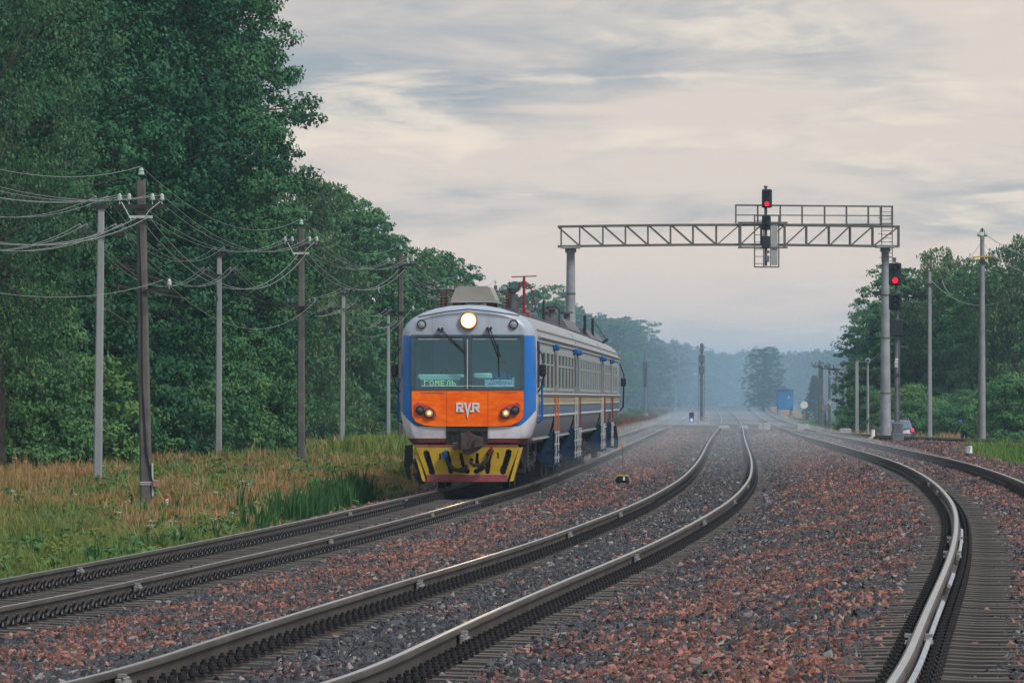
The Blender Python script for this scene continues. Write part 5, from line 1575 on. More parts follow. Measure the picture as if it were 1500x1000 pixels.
m.f += [list(range(n)), list(range((len(sec) - 1) * n, len(sec) * n))]; m.m += [0, 0]
m.obj('body', CARB, t, sharp=40)
m = MB(); cab_s = [(.10, .82, .80), (.42, 1.40, .64), (.8, 1.45, .64), (2.1, 1.44, .64), (2.6, 1.38, .64), (3.25, .90, .78)]
for (y, zt_, w) in cab_s: m.v += [(-.82, y, .80), (-w, y, zt_), (w, y, zt_), (.82, y, .80)]
for k_ in range(len(cab_s) - 1):
    for i in range(4): m.f.append([k_ * 4 + i, k_ * 4 + (i + 1) % 4, (k_ + 1) * 4 + (i + 1) % 4, (k_ + 1) * 4 + i]); m.m.append(0)
m.f += [[0, 1, 2, 3]]; m.m += [0]
m.obj('cabin', CARB, t, sharp=30)
m = MB(); m.add([(-.66, .10, .90), (.66, .10, .90), (.56, .37, 1.36), (-.56, .37, 1.36)], [(0, 1, 2, 3)]); m.v = [(v[0], v[1] - .015, v[2]) for v in m.v]; m.obj('rear_window', mat('car_rear_glass', (.10, .15, .19), .08, 0, .1, 1, spec=.8), t)
for s_ in (-1, 1):
    m = MB(); m.add([(s_ * .815, .45, .90), (s_ * .815, 2.9, .92), (s_ * .66, 2.5, 1.35), (s_ * .66, .6, 1.37)], [(0, 1, 2, 3)]); m.v = [(v[0] + s_ * .012, v[1], v[2]) for v in m.v]; m.obj('side_window', PANE, t)
    m = MB(); m.box((s_ * .74, -.01, .78), (.22, .1, .24), 0, None, .03); m.obj('tail_light', mat('tail_light_red', (.6, .05, .08), .2, 0, .1, 5, emit=(.8, .05, .1), estr=.25), t)
    m = MB(); m.tube([(s_ * .6, .5, 1.47), (s_ * .6, .7, 1.52), (s_ * .6, 2.2, 1.52), (s_ * .6, 2.4, 1.46)], .022, 6); m.obj('roof_rail', GALV, t)
    for y in (.75, 3.45):
        m = MB(); m.cyl((s_ * .70, y, .31), (s_ * .90, y, .31), .31, n=18); wl = m.obj('wheel', TYRE, t)
        m = MB(); m.cyl((s_ * .895, y, .31), (s_ * .91, y, .31), .2, n=14); m.obj('rim', GALV, wl)
m = MB(); m.box((0, -.03, .45), (1.55, .16, .2), 0, None, .05); m.obj('bumper', CARB, t)
m = MB(); m.box((0, -.06, .64), (.5, .02, .11)); m.obj('number_plate', WPL, t)


# ------------------------------------------------------------------ people
SKIN = mat('skin', (.36, .22, .16), .55, 0, .08, 8); HAIRD = mat('hair_dark', (.03, .022, .018), .7)
def person(name, label, joints, edges, radii, loc, rz, paint, scale=1.0):
    """one continuous skinned figure; paint(co) -> material index; mats given by the paint function's attribute"""
    me = bpy.data.meshes.new('person_body'); me.from_pydata([tuple(j) for j in joints], edges, []); 
    o = bpy.data.objects.new('body', me); COL.objects.link(o)
    import bmesh
    bmm = bmesh.new(); bmm.from_mesh(me); bmm.verts.layers.skin.verify(); bmm.to_mesh(me); bmm.free()
    o.modifiers.new('skin', 'SKIN').use_smooth_shade = True
    for i, r in enumerate(radii):
        me.skin_vertices[0].data[i].radius = (r, r * .85) if not isinstance(r, tuple) else r
        me.skin_vertices[0].data[i].use_root = (i == 0)
    o.modifiers.new('sub', 'SUBSURF').levels = 2
    bpy.context.view_layer.update()
    nm = bpy.data.meshes.new_from_object(o.evaluated_get(bpy.context.evaluated_depsgraph_get()))
    bpy.data.objects.remove(o)
    nm.materials.clear()
    for mm in paint.mats: nm.materials.append(mm)
    for p in nm.polygons: p.material_index = paint(p.center)
    t = thing(name, label, 'person', loc, rz); t.scale = (scale,) * 3
    b_ = put('body', nm, t)
    return t, b_

def face_bits(par, c, fy=-1, hair=HAIRD, skin=SKIN, k_=1.0):
    """nose, ears, hair and eyes on a head centred at c that looks along fy*y"""
    m = MB(); m.prism([(-.016, -.02), (.016, -.02), (.006, .03), (-.006, .03)], 0, .03); 
    n_ = put('nose', m.mesh('nose', skin), par, (c[0], c[1] + fy * .105 - (.03 if fy < 0 else 0), c[2] - .01))
    for s_ in (-1, 1):
        m = MB(); m.lathe((0, 0, -.03), [(.008, 0), (.02, .03), (.008, .06)], 6); put('ear', m.mesh('ear', skin), par, (c[0] + s_ * .078, c[1], c[2]))
        m = MB(); m.lathe((0, 0, 0), [(.011, 0), (.008, fy * .006), (.002, fy * .008)], 8, axis='Y'); put('eye', m.mesh('eye', INKM), par, (c[0] + s_ * .03, c[1] + fy * .092, c[2] + .012))
    m = MB(); m.box((0, 0, 0), (.045, .008, .008)); put('mouth', m.mesh('mouth', mat('lips', (.25, .1, .09), .6)), par, (c[0], c[1] + fy * .092, c[2] - .05))
    m = MB(); m.lathe((0, 0, 0), [(.088, -.02), (.095, .03), (.08, .085), (.045, .115), (.004, .122)], 12); h = put('hair', m.mesh('hair', hair), par, (c[0], c[1] - fy * .012, c[2] + .02))


def hand_chain(J, E, R, wrist_i, wrist, dirv, side, up=(0, 0, 1), hs=1.0):
    """palm plus five fingers, each its own chain rooted in the palm"""
    W = Vector(wrist); D_ = Vector(dirv).normalized(); U = Vector(up); Sd = D_.cross(U).normalized() * side; U = Sd.cross(D_) * side
    def addv(p, r, par): J.append(tuple(p)); R.append(r); E.append((par, len(J) - 1)); return len(J) - 1
    palm = addv(W + D_ * .06 * hs, (.034 * hs, .018 * hs), wrist_i)
    for k_, (off, L) in enumerate(((-.030, .070), (-.010, .082), (.010, .078), (.030, .062))):
        kn = addv(W + D_ * .095 * hs + Sd * off * hs, .011 * hs, palm)
        a = addv(W + D_ * (.095 + L * .5) * hs + Sd * off * 1.1 * hs - U * .010 * hs, .009 * hs, kn)
        addv(W + D_ * (.095 + L * .9) * hs + Sd * off * 1.1 * hs - U * .034 * hs, .008 * hs, a)
    th = addv(W + D_ * .045 * hs - Sd * .045 * hs, .012 * hs, palm); addv(W + D_ * .085 * hs - Sd * .06 * hs - U * .015 * hs, .010 * hs, th)

# driver standing behind the right-hand pane, leaning on the desk; coordinates in the first car's frame
def to_world(p, carobj): return carobj.matrix_world @ Vector(p)
bpy.context.view_layer.update()
fl = 2.16 - 1.02
J = [(0, 0, 1.02), (0, 0, 1.22), (0, -.02, 1.42), (0, -.02, 1.52), (0, -.04, 1.60), (0, -.05, 1.70), (.20, -.02, 1.43), (.27, -.10, 1.17), (.12, -.36, 1.10), (-.20, -.02, 1.43), (-.27, -.12, 1.19), (-.30, -.38, 1.16),
     (.10, 0, .98), (.11, -.02, .55), (.11, .02, .10), (.11, -.14, .04), (-.10, 0, .98), (-.11, -.02, .55), (-.11, .02, .10), (-.11, -.14, .04)]
E_ = [(0, 1), (1, 2), (2, 3), (3, 4), (4, 5), (2, 6), (6, 7), (7, 8), (2, 9), (9, 10), (10, 11), (0, 12), (12, 13), (13, 14), (14, 15), (0, 16), (16, 17), (17, 18), (18, 19)]
R = [(.17, .12), (.165, .115), (.16, .11), .062, .082, (.080, .095), .066, .050, .034, .066, .050, .034, .095, .066, .045, .04, .095, .066, .045, .04]
hand_chain(J, E_, R, 8, J[8], (-.5, -.9, -.1), 1); hand_chain(J, E_, R, 11, J[11], (0, -1, -.15), -1)
def pt(c):
    if c.z > 1.535 and abs(c.x) < .15: return 0
    if c.y < -.16 and c.z > 1.0: return 0
    return 1 if c.z > 1.0 else 2
pt.mats = [SKIN, mat('shirt_blue', (.20, .42, .68), .8, 0, .1, 6), mat('trousers_dark', (.02, .022, .03), .8)]
dw = to_world((.72, .92, 2.16 - 1.02 + .02), car1)
pd, _ = person('person', 'driver in a blue short-sleeved shirt standing behind the right windscreen pane', J, E_, R, dw, car1.rotation_euler.z, pt)
face_bits(pd, (0, -.05, 1.68))
# seated companion: head and shoulders over the desk
J = [(0, 0, .55), (0, 0, .75), (0, 0, .95), (0, -.01, 1.06), (0, -.02, 1.13), (0, -.03, 1.23), (.19, 0, .97), (.25, -.05, .72), (.16, -.30, .66), (-.19, 0, .97), (-.25, -.05, .72), (-.16, -.30, .66),
     (.10, -.05, .50), (.12, -.46, .50), (.12, -.48, .10), (.12, -.60, .05), (-.10, -.05, .50), (-.12, -.46, .50), (-.12, -.48, .10), (-.12, -.60, .05)]
R = [(.17, .12), (.16, .115), (.155, .105), .06, .08, (.078, .092), .064, .048, .033, .064, .048, .033, .09, .064, .044, .04, .09, .064, .044, .04]
E2 = list(E_[:19])
hand_chain(J, E2, R, 8, J[8], (-.2, -.9, -.1), 1); hand_chain(J, E2, R, 11, J[11], (.2, -.9, -.1), -1)
def ps(c):
    if c.z > 1.065 and abs(c.x) < .14: return 0
    if c.y < -.28 and c.z > .58: return 0
    return 1 if c.z > .55 else 2
ps.mats = [SKIN, mat('jacket_grey_green', (.07, .09, .09), .85), pt.mats[2]]
sw = to_world((-.60, 1.15, 1.40), car1)
p2, _ = person('person', 'seated person behind the left windscreen pane, dark-haired head showing over the desk', J, E2, R, sw, car1.rotation_euler.z, ps)
face_bits(p2, (0, -.03, 1.21))
# worker bending by the siding with a bright blue cap
d = 330.0; x = at(1413, d); gz0 = zat(617, d) - 1.52
J = [(0, 0, .92), (-.06, -.04, 1.08), (-.15, -.10, 1.24), (-.19, -.13, 1.31), (-.22, -.15, 1.36), (-.25, -.17, 1.44), (.02, -.14, 1.22), (.02, -.16, .95), (-.22, -.24, .76), (-.28, -.02, 1.22), (-.42, -.08, .98), (-.56, -.14, .78),
     (.10, 0, .88), (.10, -.05, .48), (.11, .03, .08), (.08, -.12, .04), (-.10, 0, .88), (-.14, -.06, .48), (-.12, .03, .08), (-.14, -.12, .04)]
R = [(.19, .15), (.20, .15), (.18, .14), .07, .085, (.082, .095), .08, .062, .042, .08, .062, .042, .11, .08, .06, .05, .11, .08, .06, .05]
E3 = list(E_[:19])
hand_chain(J, E3, R, 8, J[8], (-.5, -.3, -.6), 1); hand_chain(J, E3, R, 11, J[11], (-.6, -.2, -.6), -1)
def pw_(c):
    if c.z > 1.33 and c.x < -.12: return 0
    if (c.x < -.54 and c.z < .80) or (c.x < -.19 and c.z < .77 and c.y < -.2): return 0
    return 1 if c.z > .85 else 2
pw_.mats = [SKIN, mat('work_jacket_dark', (.012, .03, .035), .85, 0, .2, 5), mat('work_trousers', (.015, .022, .026), .85)]
p3, _ = person('person', 'worker in dark clothes and a bright blue cap bending beside the siding at the right', J, E3, R, (x, d, gz0), 0, pw_)
face_bits(p3, (-.25, -.17, 1.42))
m = MB(); m.lathe((0, 0, 0), [(.11, -.01), (.118, .04), (.10, .10), (.06, .14), (.004, .15)], 14); m.box((-.06, -.10, .0), (.16, .14, .015)); put('cap', m.mesh('cap', mat('cap_blue', (.01, .19, .60), .6)), p3, (-.26, -.17, 1.46))
m = MB(); m.box((.03, -.2, 1.30), (.03, .03, .22)); m.box((-.09, -.27, 1.34), (.09, .05, .10)); m.obj('hi_vis_patch', mat('patch_yellow', (.5, .38, .06), .7), p3)
# ------------------------------------------------------------------ foliage
LF_DARK = leafmat('leaves_oak_dark', (.004, .036, .024), (.050, .165, .075), .12)
LF_MID = leafmat('leaves_mid', (.016, .080, .042), (.095, .235, .092), .22)
LF_BIRCH = leafmat('leaves_birch_pale', (.034, .095, .052), (.110, .205, .090), .22)
LF_BUSH = leafmat('leaves_undergrowth', (.020, .085, .042), (.105, .240, .085), .22)
LF_YEL = leafmat('leaves_yellow_green', (.055, .115, .028), (.115, .175, .045), .3)
LF_FAR = leafmat('leaves_far', (.016, .052, .036), (.036, .085, .050), .2)
BARK = mat('bark', (.055, .047, .040), .95, 0, .3, 3, .5, 12)
BARKW = mat('birch_bark', (.38, .38, .36), .8, 0, .2, 3, dirt=((.04, .04, .04), .3, 5))


def leaves(rs, centers, per, rad, L, W, flat=.65, droop=0.0, core=None):
    n = len(centers) * per
    C = np.repeat(centers, per, 0)
    off = rs.normal(0, 1, (n, 3)) * np.repeat(rad, per)[:, None] * .55
    ol = np.linalg.norm(off / np.repeat(rad, per)[:, None], axis=1, keepdims=True); off *= np.minimum(1, .85 / (ol + 1e-6))
    off[:, 2] *= flat
    if droop > 0: off[:, 2] = -np.abs(rs.exponential(droop, n)) * .7 + off[:, 2] * .3
    P = C + off
    base = off / (np.linalg.norm(off, axis=1, keepdims=True) + 1e-6)
    if core is not None:
        b2 = P - core; base = base * .75 + .45 * b2 / (np.linalg.norm(b2, axis=1, keepdims=True) + 1e-6)
    nrm = base * .9 + rs.normal(0, .5, (n, 3)) + np.array([0, 0, .4]); nrm /= np.linalg.norm(nrm, axis=1, keepdims=True)
    rv = rs.normal(0, 1, (n, 3)); 
    if droop > 0: rv = rv * .3 + np.array([0, 0, -1.0])
    t1 = rv - nrm * (rv * nrm).sum(1, keepdims=True); t1 /= np.linalg.norm(t1, axis=1, keepdims=True) + 1e-6
    t2 = np.cross(nrm, t1)
    s = rs.uniform(.6, 1.25, (n, 1))
    a = t1 * L * s; b = t2 * W * s
    bend = nrm * (L * .18) * s
    V = np.stack([P - a, P + b * .9 - bend * .2 - a * .1, P + a - bend, P - b * .9 - bend * .2 - a * .1], 1).reshape(-1, 3)
    return V


def crown_mesh(name, seed, blobs, nclump, per, cr, L, W, mt, droop=0.0, flat=.65, low=-.55):
    rs = np.random.RandomState(seed)
    B = np.array(blobs, float)
    wgt = B[:, 3] * B[:, 5]; wgt = wgt / wgt.sum()
    which = rs.choice(len(B), nclump, p=wgt)
    d = rs.normal(0, 1, (nclump, 3)); d /= np.linalg.norm(d, axis=1, keepdims=True)
    d[:, 2] = np.where(d[:, 2] < low, -d[:, 2], d[:, 2])
    f = rs.uniform(.62, 1.08, (nclump, 1)) ** .5 * (1 + rs.normal(0, .09, (nclump, 1)))
    C = B[which, :3] + d * f * B[which, 3:6]
    rad = cr * rs.uniform(.55, 1.35, nclump)
    core = np.repeat(B[which, :3], per, 0)
    V = leaves(rs, C, per, rad, L, W, flat, droop, core)
    F = np.arange(len(V)).reshape(-1, 4)
    return npmesh(name, V, F, mt), C


def trunk_mesh(seed, h, r, C, nl, mt, zfork=.3):
    rs = random.Random(seed); m = MB()
    pts = [(0, 0, -.5)]; x = y = 0
    for k_ in range(1, 8):
        x += rs.uniform(-.12, .12) * h / 12; y += rs.uniform(-.12, .12) * h / 12; pts.append((x, y, h * .92 * k_ / 7))
    m.tube(pts, r, 9, rad=[r * 1.35] + [r * (1 - .88 * k_ / 7) for k_ in range(1, 8)])
    idx = list(range(len(C))); rs.shuffle(idx)
    for i in idx[:nl]:
        c = Vector(C[i]); u = max(zfork, min(.9, (c.z - rs.uniform(.5, 2.5)) / h)); k_ = u * 7 / .92; a = int(min(6, k_)); fr = min(1, k_ - a)
        p = Vector(pts[a]).lerp(Vector(pts[a + 1]), fr)
        mid = p.lerp(c, .5) + Vector((rs.uniform(-.3, .3), rs.uniform(-.3, .3), rs.uniform(.0, .5)))
        rr = r * .30 * (1 - u) + .022
        m.tube([p, mid, c], rr, 5, rad=[rr, rr * .6, rr * .22])
    return m.mesh('trunk', mt)


def blob_set(seed, R, h, base, n):
    rs = random.Random(seed); out_ = []
    for i in range(n):
        u = i / max(1, n - 1)
        z = base + (h - base) * (.08 + .84 * u)
        w = R * (sin(pi * (.22 + .68 * u)) ** .7) * .70
        a = i * 2.4 + rs.uniform(-.5, .5)
        out_.append((cos(a) * w * rs.uniform(.5, 1), sin(a) * w * rs.uniform(.5, 1), z, R * rs.uniform(.30, .50), R * rs.uniform(.30, .50), (h - base) * rs.uniform(.07, .13)))
    return out_


PROTO = {}
def proto(key, seed, R, h, base, nb, ncl, per, cr, L, W, mt, droop=0.0, bark=None, tr=.3, nl=40, flat=.65):
    cm, C = crown_mesh('crown', seed, blob_set(seed, R, h, base, nb), ncl, per, cr, L, W, mt, droop, flat)
    PROTO[key] = (cm, trunk_mesh(seed, h, tr, C, nl, bark or BARK), h)

proto('oak1', 11, 5.6, 19, 2.0, 44, 1000, 84, .62, .088, .058, LF_DARK, tr=.42, nl=110, flat=.5)
proto('oak2', 23, 5.2, 18, 1.5, 40, 920, 84, .60, .088, .058, LF_DARK, tr=.40, nl=110, flat=.5)
proto('ash', 37, 4.6, 16, 1.2, 34, 760, 72, .55, .085, .052, LF_MID, tr=.32, nl=80, flat=.5)
proto('birch', 41, 3.6, 17, 1.5, 28, 720, 64, .42, .060, .036, LF_BIRCH, droop=.8, tr=.16, nl=40)
proto('farA', 51, 4.2, 13, 1.0, 28, 620, 36, .52, .13, .085, LF_MID, tr=.28, nl=46, flat=.5)
proto('farB', 52, 3.6, 12, .8, 26, 580, 36, .48, .13, .085, LF_DARK, tr=.25, nl=46, flat=.5)
proto('farC', 53, 3.0, 11, .8, 15, 520, 30, .42, .11, .06, LF_BIRCH, droop=.55, tr=.12, nl=14)
proto('farD', 54, 3.9, 12, .5, 28, 620, 36, .50, .13, .08, LF_BUSH, tr=.22, nl=46, flat=.5)
proto('bush1', 61, 2.3, 3.4, .0, 12, 240, 52, .36, .075, .048, LF_BUSH, tr=.05, nl=20)
proto('bush2', 62, 2.0, 2.6, .0, 10, 210, 52, .34, .075, .048, LF_MID, tr=.045, nl=20)
proto('bush3', 63, 1.7, 2.2, .0, 10, 170, 46, .32, .085, .05, LF_YEL, tr=.04, nl=16)
_c, _t, _h = PROTO['farB']


def spruce():
    rs = np.random.RandomState(71); Cs = []
    for i in range(420):
        u = rs.uniform(0, 1) ** .8; z = .6 + u * 6.6; r = (1 - u) * 1.7 * rs.uniform(.45, 1.05) + .08; a = rs.uniform(0, 6.283); Cs.append((cos(a) * r, sin(a) * r, z - r * .25))
    Cs = np.array(Cs); V = leaves(rs, Cs, 14, np.full(len(Cs), .28), .2, .07, .5)
    PROTO['spruce'] = (npmesh('crown', V, np.arange(len(V)).reshape(-1, 4), LF_FAR), trunk_mesh(71, 7.2, .13, Cs, 10, BARK, .1), 7.2)
spruce()

KIND = {'oak1': ('oak_tree', 'tree'), 'oak2': ('oak_tree', 'tree'), 'ash': ('ash_tree', 'tree'), 'birch': ('birch_tree', 'tree'), 'farA': ('deciduous_tree', 'tree'), 'farB': ('deciduous_tree', 'tree'),
        'farC': ('birch_tree', 'tree'), 'farD': ('deciduous_tree', 'tree'), 'bush1': ('bush', 'bush'), 'bush2': ('bush', 'bush'), 'bush3': ('bush', 'bush'), 'spruce': ('spruce_tree', 'tree')}
tr_rng = random.Random(99)
def tree(key, label, x, d, sc=1.0, szz=1.0, rot=None, group=None, dz=0.0):
    nm, cat = KIND[key]; cm, tm, h = PROTO[key]
    t = thing(nm, label, cat, (x, d, float(ground_z(x, d)) - .1 + dz), tr_rng.uniform(0, 6.28) if rot is None else rot, group)
    t.scale = (sc, sc, sc * szz)
    put('trunk', tm, t); put('crown', cm, t)
    return t

GL = 'big trees of the left forest edge'
tree('oak1', 'big dark oak whose ragged branches reach farthest right into the sky', at(262, 214), 214, .92, 1.15, 2.2, GL)
tree('oak2', 'big dark oak behind the nearest dark pole, left of the oak that overhangs the sky', at(170, 206), 206, 1.0, 1.15, .4, GL)
tree('oak1', 'big dark oak behind the leftmost pale pole', at(70, 192), 192, 1.0, 1.1, 4.1, GL)
tree('birch', 'pale drooping birch at the upper left corner, lighter than the oaks', at(-2, 164), 164, 1.0, 1.12, 1.0, GL)
tree('oak2', 'dark oak at the left edge behind the drooping birch', at(-30, 182), 182, 1.0, 1.05, 3.2, GL)
tree('ash', 'lower leafy tree under the overhanging oak, behind the second dark pole', at(372, 238), 238, .62, .90, 1.4, GL)
tree('ash', 'mid-green tree filling the gap behind the second pale pole', at(270, 232), 232, .85, .9, 3.3, GL)
for i, (px, d, k_, s) in enumerate(((150, 222, 'oak1', 1.1), (260, 236, 'oak2', 1.15), (30, 214, 'oak1', 1.1), (300, 245, 'oak2', .95), (-90, 205, 'oak2', 1.1))):
    tree(k_, 'dark tree of the second row, glimpsed between the front trees of the left forest', at(px, d), d, s, 1.05, None, 'second row of the left forest')
bl = random.Random(5)
for i in range(44):
    u = i / 43; px = -40 + 425 * u + bl.uniform(-12, 12); d = 163 + 58 * u + bl.uniform(-1, 9)
    tree(('bush1', 'bush2', 'bush1', 'bush2', 'bush1')[i % 5], 'leafy green bush in the undergrowth at the foot of the left forest', at(px, d), d, bl.uniform(.7, 1.25), bl.uniform(.8, 1.35), None, 'undergrowth bushes at the foot of the left forest')
# second group beyond, left of the train
G2 = 'hazier trees behind the big left oaks'
tree('farC', 'tall wispy pale birch standing just right of the big overhanging oak', at(448, 305), 305, 1.2, 1.10, .3, G2)
tree('farA', 'rounded tree right of the wispy birch, above the second dark pole', at(497, 345), 345, 1.15, 1.0, 1.9, G2)
tree('farB', 'dark round-crowned tree whose right side ends above the third dark pole', at(548, 372), 372, 1.15, 1.0, .8, G2)
tree('farA', 'mid-height tree between the second dark pole and the rounded tree', at(470, 350), 350, 1.0, .85, 3.9, G2)
tree('farB', 'low dark tree behind the third pale pole', at(517, 368), 368, .9, .62, 2.6, G2)
G3 = 'hazy trees behind the train'
for (px, d, k_, s, sz, lab) in ((620, 400, 'farD', 1.05, 1.0, 'bushy tree directly left of the train roof behind the thin grey pole'), (650, 415, 'farA', 1.0, .98, 'leafy tree over the left shoulder of the train roof'),
                                (603, 400, 'farD', .9, .92, 'low tree just right of the third dark pole top'), (684, 440, 'farC', .9, 1.06, 'small wispy birch top showing above the roof unit'),
                                (715, 470, 'farD', 1.0, .92, 'low hazy tree between the roof unit and the red antenna'), (757, 500, 'farB', 1.0, 1.0, 'hazy tree right of the red antenna'),
                                (800, 520, 'farD', 1.05, .98, 'hazy tree left of the left gantry column'), (850, 660, 'farB', 1.2, .82, 'hazy round tree right behind the left gantry column'),
                                (893, 720, 'farA', 1.3, .72, 'hazy tree above the tail end of the train'), (922, 800, 'farA', 1.35, .74, 'hazy sloping tree just right of the train tail')):
    tree(k_, lab, at(px, d), d, s, sz, None, G3)
for i in range(12):
    u = i / 11; px = 455 + 140 * u + bl.uniform(-8, 8); d = 300 + 100 * u + bl.uniform(0, 16)
    tree('bush3' if i % 2 else 'bush1', 'light green bush in the hazy clearing left of the train', at(px, d), d, bl.uniform(.8, 1.4), bl.uniform(.8, 1.2), None, 'bushes in the clearing left of the train')
for i in range(9):
    px = 905 + 62 * i / 8 + bl.uniform(-5, 5); d = 330 + i * 45 + bl.uniform(-20, 20)
    xa_ = float(trk('A', d)[0])
    tree('bush3' if i % 3 else 'bush2', 'bush on the left verge just beyond the tail of the train', min(at(px, d), xa_ - 4.2), d, bl.uniform(.45, .7), bl.uniform(.6, .9), None, 'bushes on the verge beyond the train tail')
# right-hand wood
G4 = 'front trees of the right-hand wood'
for (px, d, k_, s, sz, lab) in ((1262, 455, 'farB', .72, .96, 'dark tree at the left end of the right-hand wood, leaning out over the tracks'), (1292, 425, 'farD', .80, 1.0, 'green tree directly left behind the right gantry column'),
                                (1318, 428, 'farA', 1.0, .98, 'full green tree right behind the mast signal'), (1352, 428, 'farD', 1.05, .98, 'rounded tree behind the slim pale pole'),
                                (1388, 422, 'farC', 1.15, 1.10, 'taller wispy tree between the slim pale pole and the yellow-armed pole'), (1420, 420, 'farD', 1.05, .96, 'green tree just left of the yellow-armed pole'),
                                (1455, 412, 'farA', 1.0, .98, 'green tree just right of the yellow-armed pole'), (1490, 408, 'farC', 1.15, 1.14, 'light green wispy tree at the right edge of the picture'),
                                (1530, 410, 'farA', 1.0, 1.0, 'tree partly out of frame at the right edge')):
    tree(k_, lab, at(px, d), d, s, sz, None, G4)
for i in range(9):
    px = 1285 + 30 * i; d = 458 + bl.uniform(0, 30)
    tree(('farA', 'farB', 'farD')[i % 3], 'tree of the second row in the right-hand wood', at(px, d), d, .95, bl.uniform(.85, 1.0), None, 'second row of the right-hand wood')
for i in range(20):
    px = 1262 + 250 * i / 19 + bl.uniform(-6, 6); d = 394 + bl.uniform(-6, 14) + max(0, (1330 - px) * .5)
    tree('bush1' if i % 2 else 'bush2', 'bush at the foot of the right-hand wood', at(px, d), d, bl.uniform(.75, 1.2), bl.uniform(.8, 1.2), None, 'bushes at the foot of the right-hand wood')
tree('bush1', 'big rounded willow bush at the right edge beside the yellow-armed pole', at(1474, 330), 330, 1.25, 1.05, None)
tree('bush3', 'small yellow-green sapling beside the worker', at(1429, 345), 345, .55, 1.3, None)
tree('oak2', 'solitary round tree standing in the haze left of the blue hut', at(1120, 760), 760, .60, .86, 2.0)
tree('spruce', 'small pointed spruce in the haze between the blue hut and the dark poles', at(1193, 660), 660, .95, .8, None)
for i in range(7):
    px = 1186 + 9 * i; d = 575 - i * 8
    tree('bush3' if i % 2 else 'bush2', 'low hazy bush behind the small white signs', at(px, d), d, bl.uniform(.45, .7), .6, None, 'hazy bushes behind the white signs')

# far woods that read as one mass
def wood(name, spots, seed, mt, L=.42, W=.27, ncl=70, per=12):
    rs = np.random.RandomState(seed); VV = []
    for (x, d, h, R) in spots:
        g0 = float(ground_z(x, d)); B = np.array(blob_set(rs.randint(1e6), R, h, .2, 8))
        w = B[:, 3] * B[:, 5]; wh = rs.choice(8, ncl, p=w / w.sum()); dd = rs.normal(0, 1, (ncl, 3)); dd /= np.linalg.norm(dd, axis=1, keepdims=True)
        C = B[wh, :3] + dd * B[wh, 3:6] * rs.uniform(.7, 1.1, (ncl, 1))
        V = leaves(rs, C, per, np.full(ncl, .95), L, W, .7); VV.append(V + np.array([x, d, g0]))
    V = np.concatenate(VV)
    return tag(put(name, npmesh(name, V, np.arange(len(V)).reshape(-1, 4), mt)), kind='stuff')
fw = random.Random(12); spots = []
prof = [(560, 455), (640, 450), (700, 440), (780, 440), (850, 462), (900, 470), (940, 490), (970, 500), (1000, 500), (1040, 512), (1090, 517), (1130, 515), (1180, 515), (1240, 512), (1300, 505)]
px = 540
while px < 1330:
    yt = float(np.interp(px, [p[0] for p in prof], [p[1] for p in prof]))
    d = float(np.interp(px, [540, 760, 860, 950, 1010, 1080, 1160, 1330], [480, 620, 700, 860, 1150, 1350, 1150, 800])) + fw.uniform(-30, 40)
    x = at(px, d); h = zat(yt + fw.uniform(-5, 9), d) - float(ground_z(x, d)); spots.append((x, d, h, h * fw.uniform(.26, .36)))
    spots.append((at(px + 5, d + 50), d + 50, h * .97, h * .33))
    px += fw.uniform(9, 15)
tag(wood('distant_wood', spots, 3, LF_FAR), 'hazy blue wood closing the view behind the tracks')
# closes the wood at both sides of the frame
spots = []
for i in range(26):
    d = 215 + i * 12 + fw.uniform(-4, 4); spots.append((at(-60, d) - fw.uniform(2, 8), d, 15, 4.5))
for i in range(24):
    d = 260 + i * 14; spots.append((d * .125 + 16 + fw.uniform(0, 8), d + 170, 11.5, 4))
wood('flanking_wood', spots, 5, LF_DARK, .30, .19, 90, 16)

# ------------------------------------------------------------------ grass and weeds
def gmat(name, c1, c2):
    m = leafmat(name, c1, c2, .3, .7); return m
G_GREEN, G_DRY, G_LUSH, G_RUST, G_WEED = gmat('grass_green', (.050, .115, .032), (.190, .255, .085)), gmat('grass_dry', (.25, .155, .062), (.50, .335, .155)), gmat('grass_lush', (.055, .140, .030), (.160, .265, .070)), gmat('grass_rust', (.16, .070, .035), (.26, .125, .055)), gmat('weed_leaves', (.026, .092, .030), (.080, .180, .055))

